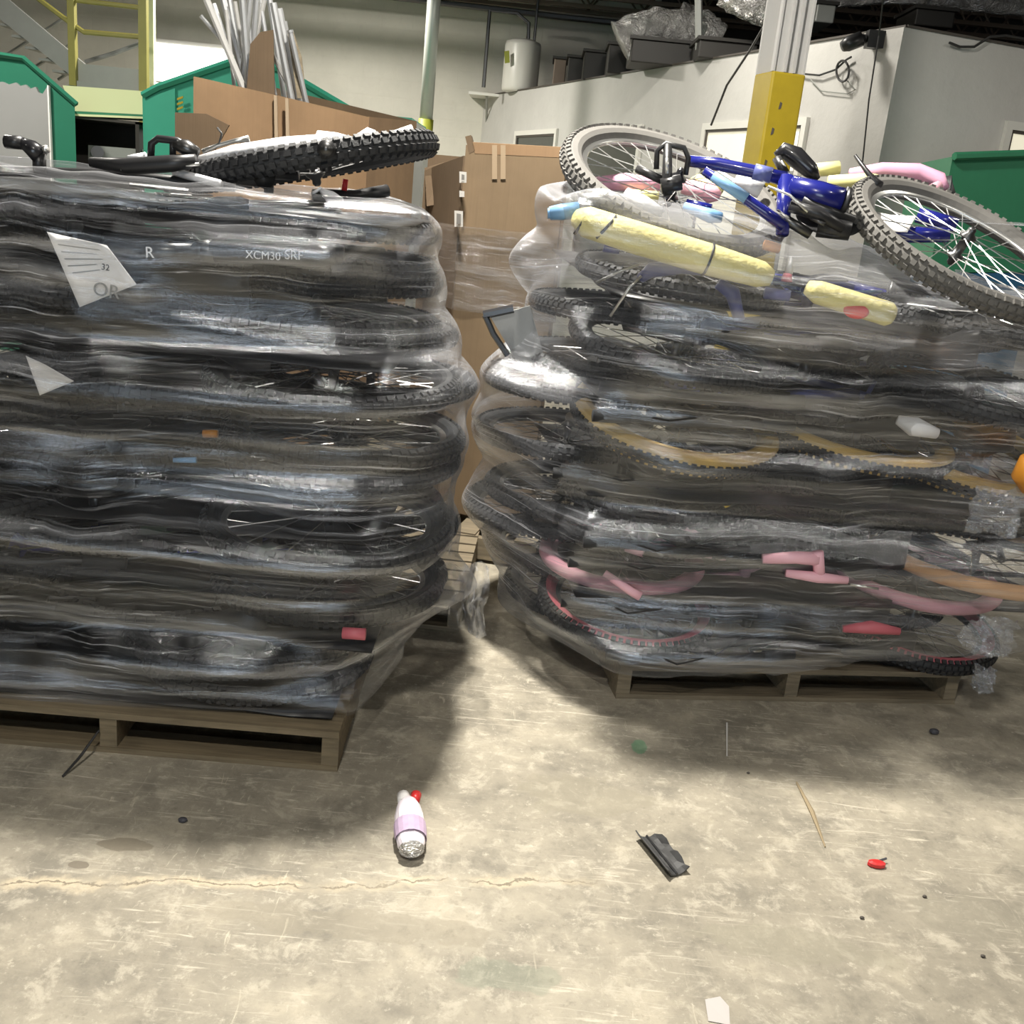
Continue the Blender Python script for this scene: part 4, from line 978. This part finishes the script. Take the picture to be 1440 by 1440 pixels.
bits('mudguard', 'long flat black mudguard lying on top of the left stack', 'mudguard', [('blade', [(128, 228, 2.6), (180, 234, 2.58), (240, 230, 2.58), (276, 226, 2.58)], [.012, .020, .02, .016], 'blackp'), ('edge', [(170, 238, 2.57), (280, 231, 2.57)], .004, 'alu'), ('white_patch', [(180, 222, 2.6), (205, 221, 2.6)], [.006, .012], 'whitef')], parent=TL)
bits('brake_assembly', 'black brake lever and cable bundle on top of the left stack', 'bicycle part', [
    ('hose', [(212, 222, 2.6), (213, 202, 2.6), (222, 195, 2.6), (250, 198, 2.6), (262, 206, 2.6)], .009, 'blackp'), ('body', [(245, 202, 2.6), (262, 208, 2.6), (278, 216, 2.6)], [.012, .02, .014], 'darksteel'),
    ('lever', [(285, 213, 2.6), (305, 205, 2.6), (330, 198, 2.6), (350, 195, 2.6)], [.006, .005, .005, .008], 'alu'), ('cable', [(290, 213, 2.6), (308, 202, 2.6), (312, 188, 2.6), (306, 180, 2.62)], .0025, 'cable'), ('knob', [(243, 218, 2.6), (243, 200, 2.6)], .008, 'blackp')], parent=TL)
bits('handlebar_stem', 'black handlebar stem standing up at the top left corner', 'bicycle part', [('clamp', [(8, 199, 2.6), (32, 201, 2.6)], .016, 'blackp'), ('arm', [(30, 200, 2.6), (44, 208, 2.6), (58, 220, 2.6)], [.012, .020, .024], 'black'), ('post', [(55, 216, 2.6), (56, 244, 2.6)], .016, 'blackp'), ('cap', [(62, 211, 2.59), (67, 209, 2.59)], .010, 'alu')], parent=TL)
bits('frame_tube', 'thin white strip lying at a slant behind the brake bundle', 'bicycle part', [('tube', [(246, 242, 2.62), (310, 259, 2.54)], .010, 'whitef')], parent=TL)
bits('frame_tube', 'long white tube running under the white foam frame', 'bicycle part', [('tube', [(280, 231, 2.7), (345, 229, 2.7), (420, 236, 2.72)], .008, 'whitef')], parent=TL)
bits('derailleur', 'dark rear derailleur lying below the knobby wheel', 'bicycle part', [('cage', [(350, 238, 2.6), (378, 232, 2.6), (395, 240, 2.6)], .016, 'darksteel'), ('arm', [(330, 243, 2.6), (420, 247, 2.6)], .012, 'blackp'), ('jockey_wheel', [(372, 250, 2.58), (372, 250, 2.62)], .026, 'blackp'), ('hanger', [(378, 244, 2.6), (378, 272, 2.6)], .012, 'darksteel')], parent=TL)
bits('crumpled_wrap', 'crumpled white plastic scrap at the top edge below the knobby wheel', 'plastic scrap', [('fold', [(452, 268, 2.6), (466, 278, 2.58), (480, 284, 2.57)], [.006, .016, .010], 'whitef'), ('fold', [(440, 272, 2.6), (452, 264, 2.6)], .004, 'whitef')])
bits('frame_tube', 'dark bar lying along the stack top at its right end', 'bicycle part', [('tube', [(440, 275, 2.7), (500, 276, 2.75), (545, 268, 2.8)], .016, 'blackp'), ('reflector', [(484, 268, 2.72), (486, 252, 2.72)], .007, 'redp')], parent=TL)
bits('frame_tube', 'dark tube lying along the top left edge of the left stack', 'bicycle part', [('tube', [(-20, 240, 2.62), (60, 242, 2.62), (170, 247, 2.62), (330, 262, 2.62)], .013, 'blackp')], parent=TL)

# ------------------------------------------------------------------ on top of the right stack
TR = thing('bicycle', 'blue bicycle with silver rimmed grey tyred wheel tilted atop the right stack', 'bicycle')
wheel(TR, at(948, 264, 3.22), .352, .031, True, 'rubberg', 'rubberg', 'alu', 'alu', 'black', (D2R(24), D2R(13), 0), ns=32)
TW = thing('bicycle', 'bicycle with tilted silver rimmed wheel under film at the top right', 'bicycle')
wheel(TW, at(1352, 346, 3.12), .355, .031, True, 'rubberg', 'rubberg', 'alu', 'alu', 'darksteel', (D2R(24), D2R(15), 0), ns=32)
bits('blue_bicycle_fork', 'blue suspension fork and head tube lying across the tilted grey wheel', 'bicycle fork', [
    ('leg', [(965, 226, 3.13), (1010, 231, 3.1), (1060, 241, 3.08), (1105, 252, 3.06)], [.016, .018, .018, .02], 'blue'), ('leg', [(990, 240, 3.0), (1035, 270, 2.98), (1075, 298, 2.96), (1102, 318, 2.96)], [.013, .014, .016, .016], 'blue'),
    ('leg_decal', [(1002, 247, 2.985), (1050, 279, 2.965)], [.0135, .0155], 'lblue'), ('crown', [(1105, 250, 3.06), (1100, 330, 2.98)], [.024, .018], 'blue'), ('head_tube', [(1110, 262, 3.05), (1150, 274, 3.03), (1184, 283, 3.02)], [.03, .038, .036], 'blue'),
    ('headset', [(1184, 283, 3.02), (1190, 285, 3.02)], .042, 'blackp'), ('bellows', [(1060, 241, 3.08), (1085, 247, 3.07)], .022, 'purple')], parent=TR)
bits('brake_caliper', 'black wire basket shaped brake frame at the hub of the grey wheel', 'bicycle part', [
    ('hoop', [(923, 238, 3.1), (924, 212, 3.1), (936, 202, 3.1), (962, 208, 3.1), (968, 222, 3.1), (964, 246, 3.1)], .008, 'blackp'), ('post', [(939, 203, 3.1), (938, 262, 3.08), (940, 275, 3.08)], [.012, .016, .012], 'blackp'), ('axle', [(938, 222, 3.06), (938, 244, 3.06)], .005, 'alu'), ('body', [(930, 262, 3.08), (958, 256, 3.08)], .022, 'blackp'), ('crank', [(896, 237, 3.12), (915, 246, 3.1), (932, 254, 3.1)], .012, 'blackp')], parent=TR)
bits('bicycle_saddle', 'black saddle standing on edge behind the blue head tube', 'saddle', [('shell', [(1092, 220, 3.25), (1102, 212, 3.25), (1118, 220, 3.25), (1140, 240, 3.22), (1150, 252, 3.22)], [.014, .024, .03, .024, .01], 'black'), ('rail', [(1098, 226, 3.2), (1110, 246, 3.2), (1140, 256, 3.2)], .005, 'alu'), ('bracket', [(1092, 222, 3.22), (1104, 244, 3.2)], .014, 'blackp')], parent=TR)
t = bits('drivetrain', 'black chainring and cranks heaped between the two tilted wheels', 'bicycle part', [('crank_arm', [(1110, 290, 2.98), (1150, 300, 2.97), (1185, 322, 2.97)], [.016, .018, .016], 'blackp'), ('arm', [(1090, 300, 3.0), (1140, 330, 2.98)], .014, 'darksteel'), ('bar', [(1128, 282, 3.02), (1200, 312, 3.0)], .018, 'blackp'), ('cable', [(1080, 262, 3.0), (1110, 274, 2.97), (1136, 298, 2.95)], .004, 'alu')], parent=TR)
obj('chainring', MB().lathe([(.02, 0), (.09, 0), (.094, .003), (.09, .006), (.02, .006)], 28, Matrix.Translation(at(1165, 310, 3.05)) @ Matrix.Rotation(.5, 4, 'X')), M['blackp'], t)
bits('pedal_block', 'lumpy black part right of the chainring heap', 'bicycle part', [('block', [(1150, 318, 3.0), (1196, 325, 2.98)], [.03, .026], 'blackp'), ('spring', [(1140, 306, 2.97), (1160, 316, 2.95)], .006, 'darksteel')], parent=TR)
YB = bits('bicycle', 'pale yellow bicycle with thick padded tube and red badge under film', 'bicycle', [
    ('padded_tube', [(812, 306, 2.90), (824, 312, 2.88), (900, 336, 2.87), (1000, 366, 2.865), (1070, 386, 2.865), (1085, 391, 2.865)], [.026, .042, .044, .043, .036, .022], 'yellow'),
    ('zip_tie', [(850, 318, 2.878), (853, 321, 2.878)], .0465, 'cable'), ('zip_tie', [(994, 364, 2.865), (997, 365, 2.865)], .046, 'cable'), ('zip_tie', [(818, 309, 2.888), (821, 311, 2.888)], .043, 'cable')])
t = bits('yellow_frame', 'short pale yellow tube with a red oval badge', 'frame tube', [('tube', [(1135, 404, 2.92), (1150, 411, 2.92), (1250, 442, 2.93), (1256, 444, 2.93)], [.02, .032, .034, .025], 'yellow')], parent=YB)
bc = at(1204, 440, 2.893)
obj('oval_badge', MB().lathe([(0, .006), (.03, .005), (.036, 0)], 24, Matrix.Translation(bc + Vector((0, .002, .005))) @ Matrix.Rotation(PI / 2 - .3, 4, 'X') @ Matrix.Diagonal((1, .62, 1, 1))), M['redp'], t)
LB = bits('bicycle', 'light blue bicycle showing its grip left of the yellow padded tube', 'bicycle', [('grip', [(773, 300, 2.95), (790, 298, 2.95), (815, 295, 2.95)], [.018, .022, .022], 'lblue'), ('end_cap', [(770, 300, 2.95), (774, 300, 2.95)], .014, 'lblue')])
PB = bits('bicycle', 'pink and cream bicycle seen inside the tilted grey wheel', 'bicycle', [('top_tube', [(838, 258, 3.4), (880, 256, 3.4), (928, 262, 3.4)], [.02, .028, .022], 'magenta'), ('down_tube', [(960, 262, 3.35), (1000, 272, 3.33), (1012, 276, 3.33)], [.022, .03, .014], 'pink'), ('sleeve', [(880, 272, 3.35), (925, 280, 3.35)], [.014, .024], 'pyel'), ('foam', [(980, 252, 3.4), (1015, 268, 3.36)], .018, 'pyel'), ('foam', [(1035, 250, 3.3), (1070, 268, 3.28)], [.02, .026], 'whitef')])
bits('wrapped_tube', 'flat white wrapped part lying in the tilted grey wheel', 'bicycle part', [('tube', [(880, 270, 3.0), (905, 288, 2.98), (930, 302, 2.97)], [.014, .024, .018], 'whitef')], parent=PB)
bits('light_blue_tube', 'light blue tube low inside the tilted grey wheel', 'bicycle part', [('tube', [(962, 290, 3.05), (1000, 304, 3.02), (1015, 306, 3.02)], [.012, .02, .014], 'lblue'), ('dark_end', [(965, 286, 3.1), (1000, 294, 3.08)], .014, 'blue')], parent=LB)
bits('childs_bicycle', 'pink and pale yellow child bicycle behind the second tilted wheel', 'bicycle', [('top_tube', [(1195, 244, 3.55), (1240, 240, 3.55), (1290, 243, 3.55), (1322, 254, 3.53), (1330, 264, 3.5)], [.016, .026, .03, .026, .012], 'magenta'), ('down_tube', [(1140, 240, 3.55), (1180, 236, 3.55)], .022, 'pyel'), ('lower_tube', [(1165, 256, 3.45), (1220, 254, 3.45), (1270, 262, 3.43), (1300, 270, 3.42)], [.02, .024, .022, .014], 'pyel'), ('stay', [(1300, 272, 3.42), (1320, 262, 3.45)], .018, 'pink'), ('lever', [(1202, 218, 3.3), (1222, 245, 3.28), (1235, 262, 3.25)], [.005, .008, .018], 'blackp'), ('tire_edge', [(1180, 262, 3.6), (1250, 268, 3.6), (1335, 258, 3.6), (1336, 285, 3.55)], .026, 'rubber')])
t = bits('blue_frame', 'dark blue frame tubes with a white paper tag inside the right tilted wheel', 'bicycle frame', [('tube', [(1222, 326, 3.2), (1280, 330, 3.18), (1335, 330, 3.16)], [.02, .024, .022], 'blue'), ('tube', [(1290, 302, 3.3), (1345, 318, 3.26)], .024, 'blue')], parent=TW)
obj('paper_tag', MB().sheet([[at(1216 + 12 * i - 4 * j, 298 + 7.5 * j + 1.5 * i - abs(i - 3), 3.19 - .02 * j + .006 * math.sin(i * 1.7)) for i in range(7)] for j in range(4)]), M['paper'], t, True, solid=.002)
# parts seen under the film of the right stack
VB = bits('bicycle', 'violet blue bicycle with bent bar under film below the yellow padded tube', 'bicycle', [('bar', [(900, 392, 2.97), (915, 380, 2.96), (960, 376, 2.95), (1000, 384, 2.95)], [.014, .022, .018, .010], 'purple'), ('wire', [(838, 398, 2.97), (870, 382, 2.96), (900, 372, 2.95)], .004, 'alu'), ('wire', [(858, 445, 2.95), (885, 405, 2.95), (902, 388, 2.95)], .004, 'alu')])
bits('violet_tube', 'violet blue frame tube under the film right of the bent bar', 'frame tube', [('tube', [(1010, 398, 2.95), (1030, 412, 2.95), (1040, 450, 2.96)], [.016, .022, .016], 'purple'), ('tube', [(1075, 412, 2.96), (1110, 416, 2.96)], .016, 'purple'), ('tube', [(850, 344, 2.98), (872, 350, 2.98)], [.02, .016], 'purple')], parent=VB)
bits('reflector_tag', 'small red and white tag under the film above the short yellow tube', 'tag', [('white_half', [(1112, 360, 2.94), (1109, 385, 2.94)], [.004, .012], 'whitef'), ('red_half', [(1108, 384, 2.94), (1106, 396, 2.94)], [.012, .016], 'red')])
bits('orange_reflector', 'small orange reflector under the film beside the chainring heap', 'reflector', [('lens', [(1074, 344, 2.97), (1096, 350, 2.97)], .014, 'orange')])
bits('orange_reflector', 'round orange part at the right edge under the film', 'reflector', [('disc', [(1450, 640, 3.02), (1452, 668, 3.02), (1452, 692, 3.02)], [.03, .06, .03], 'orange')])
PK = bits('bicycle', 'light pink bicycle parts under the film inside and right of the pink wheel', 'bicycle', [('bar', [(1072, 786, 2.965), (1120, 784, 2.965), (1150, 786, 2.965)], [.016, .02, .022], 'pinkp'), ('stem', [(1150, 776, 2.965), (1152, 808, 2.965)], .018, 'pinkp'), ('foot', [(1105, 806, 2.96), (1150, 812, 2.96), (1192, 816, 2.96)], [.012, .018, .012], 'pinkp'), ('bolt', [(1196, 822, 2.96), (1235, 828, 2.96)], .004, 'alu')])
bits('pink_lever', 'pink kickstand and clamp inside the pink wheel', 'bicycle part', [('arm', [(850, 806, 3.0), (888, 832, 2.98), (900, 838, 2.98)], [.012, .014, .016], 'pinkp'), ('clamp', [(880, 770, 3.05), (905, 776, 3.03)], [.014, .018], 'pinkp')], parent=PK)
bits('foam_scrap', 'white foam block under the film above the right gum wall tyre', 'foam', [('block', [(1262, 590, 3.06), (1285, 600, 3.05), (1318, 610, 3.05)], [.014, .03, .016], 'whitef')])
bits('bicycle', 'dull red bicycle tube low under the film at the right', 'bicycle', [('tube', [(1185, 884, 3.02), (1225, 882, 3.02), (1265, 888, 3.02)], [.012, .022, .012], 'red')])
bits('orange_reflector', 'small amber pedal reflector in the middle of the left stack', 'reflector', [('lens', [(286, 610, 2.5), (306, 610, 2.5)], .010, 'orange')])
bits('blue_tag', 'tiny bright blue tag under the film in the middle of the left stack', 'tag', [('tag', [(244, 647, 2.46), (276, 647, 2.46)], [.006, .008], 'lblue')])
bits('red_tag', 'small red tag under the film low on the left stack', 'tag', [('tag', [(482, 890, 2.47), (514, 892, 2.47)], .016, 'red')])
# black cornered panel poking out at the left side of the right stack
t = thing('display_panel', 'flat panel with a black corner frame poking out of the right stack', 'panel')
obj('face', MB().prism(px_poly([(690, 446), (745, 430), (770, 520), (725, 505)], 3.42), (0, .02, 0)), M['greyp'], t)
obj('frame', MB().tube(px_poly([(722, 434), (680, 443)], 3.40), .014, 6), M['black'], t); obj('frame', MB().tube(px_poly([(682, 443), (694, 470), (714, 500)], 3.40), .010, 6), M['black'], t)

# ------------------------------------------------------------------ on the floor
b0 = onfloor(578, 1214); b1 = onfloor(572, 1132)
ax = (b1 - b0); L = ax.length; ang = math.atan2(ax.y, ax.x)
t = thing('plastic_bottle', 'crushed wrapped bottle with a red cap lying on the floor', 'bottle', (b0.x, b0.y, .030), (0, 0, ang))
rows = []
prof = [(0, .012), (.01, .026), (.03, .033), (.08, .036), (.13, .034), (.165, .030), (.185, .022)]
prof = [(x / .185 * L * .86, r) for x, r in prof]
for (x, r) in prof:
    rows.append([(x, (r + .004 * noise.noise(Vector((x * 60, k * .9, 1)))) * math.cos(k * 2 * PI / 18), (r * .8 + .004 * noise.noise(Vector((x * 50, k * .7, 5)))) * math.sin(k * 2 * PI / 18)) for k in range(19)])
b = MB().sheet(rows); b.face([i for i in range(18)]); obj('body', b, M['wrapper'], t, False)
obj('label_band', MB().sheet([[(x, (r + .0035) * math.cos(k * 2 * PI / 18), (r * .8 + .0035) * math.sin(k * 2 * PI / 18)) for k in range(-1, 11)] for (x, r) in ((L * .2, .0345), (L * .38, .0365), (L * .45, .036))]), mat('lilac_print', (.55, .42, .58), .4, noise_amt=.3, nscale=40), t)
obj('neck', MB().tube([(L * .86, .008, .0), (L * .99, .012, .0)], [.018, .016], 12), M['paper'], t, True)
obj('cap', MB().tube([(L * .86, -.016, .0), (L * .99, -.022, .002)], [.012, .014], 10), M['redp'], t, True)
obj('bottom_foil', MB().lathe([(.002, -.006), (.02, .0), (.031, .012)], 14, Matrix.Rotation(PI / 2, 4, 'Y') @ Matrix.Diagonal((.8, 1, 1, 1))), M['foil'], t)
# black broken plastic
q0, q1, q2_, q3 = onfloor(892, 1180), onfloor(925, 1178), onfloor(968, 1228), onfloor(938, 1237)
t = thing('plastic_trim', 'broken black plastic channel lying on the floor', 'debris')
rows = []
for i in range(9):
    v = i / 8; A, B = q0.lerp(q3, v), q1.lerp(q2_, v); row = []
    for k in range(7):
        u = k / 6; h = .004 + .022 * (abs(u - .5) * 2) ** 3 + .003 * noise.noise(Vector((u * 4, v * 5, 2)))
        if k == 6: h *= .35 + .6 * abs(math.sin(v * 7))
        p = A.lerp(B, u); row.append(Vector((p.x, p.y, h)))
    rows.append(row)
obj('channel', MB().sheet(rows), M['tread'], t, solid=.003)
obj('rib', MB().tube([q0.lerp(q1, .5) + Vector((0, 0, .008)), q3.lerp(q2_, .45) + Vector((0, 0, .008))], .003, 5), M['blackp'], t)
t = thing('red_clip', 'small broken red plastic piece on the floor at the right', 'debris', onfloor(1232, 1218))
obj('shell', MB().lathe([(.012, .0), (.018, .004), (.017, .014), (.010, .018)], 10, Matrix.Diagonal((1.3, .8, .8, 1))), M['redp'], t); obj('pin', MB().tube([(.005, .01, .008), (.03, .02, .012)], .003, 5), M['ink'], t)
def lump(label, x, y, s, mt, seed):
    b = MB(); p = onfloor(x, y)
    rows = []
    for i in range(6):
        ph = PI * i / 5 / 1.0
        rows.append([(p.x + s * math.sin(ph) * math.cos(k * PI / 4) * (1.3 + .5 * noise.noise(Vector((i, k % 8, seed)))), p.y + s * math.sin(ph) * math.sin(k * PI / 4) * (1 + .4 * noise.noise(Vector((i, k % 8, seed + 3)))), max(.0005, s * .7 * (1 + math.cos(ph)) * (1 + .3 * noise.noise(Vector((i * 2, k % 8, seed)))))) for k in range(9)])
    return tag(obj('scrap', b.sheet(rows), M[mt]), label, 'debris')
lump('small black rubber crumb on the floor near the right stack', 1313, 1032, .013, 'ink', 1)
lump('dark pebble at the edge of the left stack shadow', 257, 1156, .009, 'ink', 2)
lump('tiny dark crumb at the right of the red clip', 1212, 1292, .0045, 'trimdark', 3)
lump('tiny dark crumb below the red clip', 1300, 1262, .0045, 'trimdark', 4)
lump('tiny dark crumb at the far right of the floor', 1382, 1346, .0045, 'trimdark', 5)
lump('dark speck between the pallet and the crumb', 1052, 1088, .004, 'trimdark', 6)
p = onfloor(1008, 1422); tag(obj('paper_scrap', MB().prism([Vector((p.x - .022, p.y - .03, .001)), Vector((p.x + .02, p.y - .035, .001)), Vector((p.x + .026, p.y + .012, .003)), Vector((p.x + .012, p.y + .036, .004)), Vector((p.x - .02, p.y + .026, .002))], (0, 0, .001)), mat('scrap_paper', (.5, .47, .45), .7)), 'pale paper scrap on the floor at the bottom edge', 'paper')
a, b = onfloor(1120, 1102), onfloor(1160, 1192)
tag(obj('floor_streak', MB().tube([a + Vector((0, 0, .004)), a.lerp(b, .5) + Vector((.005, 0, .006)), b + Vector((0, 0, .003))], [.003, .007, .002], 5), mat('floormark', (.33, .26, .16), .8)), 'long thin splinter on the floor right of the black channel', 'floormark')  # raised strip standing in for a stain or scratch in the concrete
a, b = onfloor(88, 1094), onfloor(140, 1060)
tag(obj('zip_tie', MB().tube([a + Vector((0, 0, .004)), a.lerp(b, .5) + Vector((0, 0, .03)), b + Vector((0, 0, .07))], [.003, .004, .003], 5), M['blackp']), 'cut black cable tie sticking up in front of the left pallet', 'cable tie')
a, b = onfloor(1022, 1018), onfloor(1022, 1064)
tag(obj('floor_streak', MB().tube([a + Vector((0, 0, .003)), b + Vector((0, 0, .003))], [.003, .002], 5), M['label']), 'short pale sliver on the floor in front of the right pallet', 'floormark')
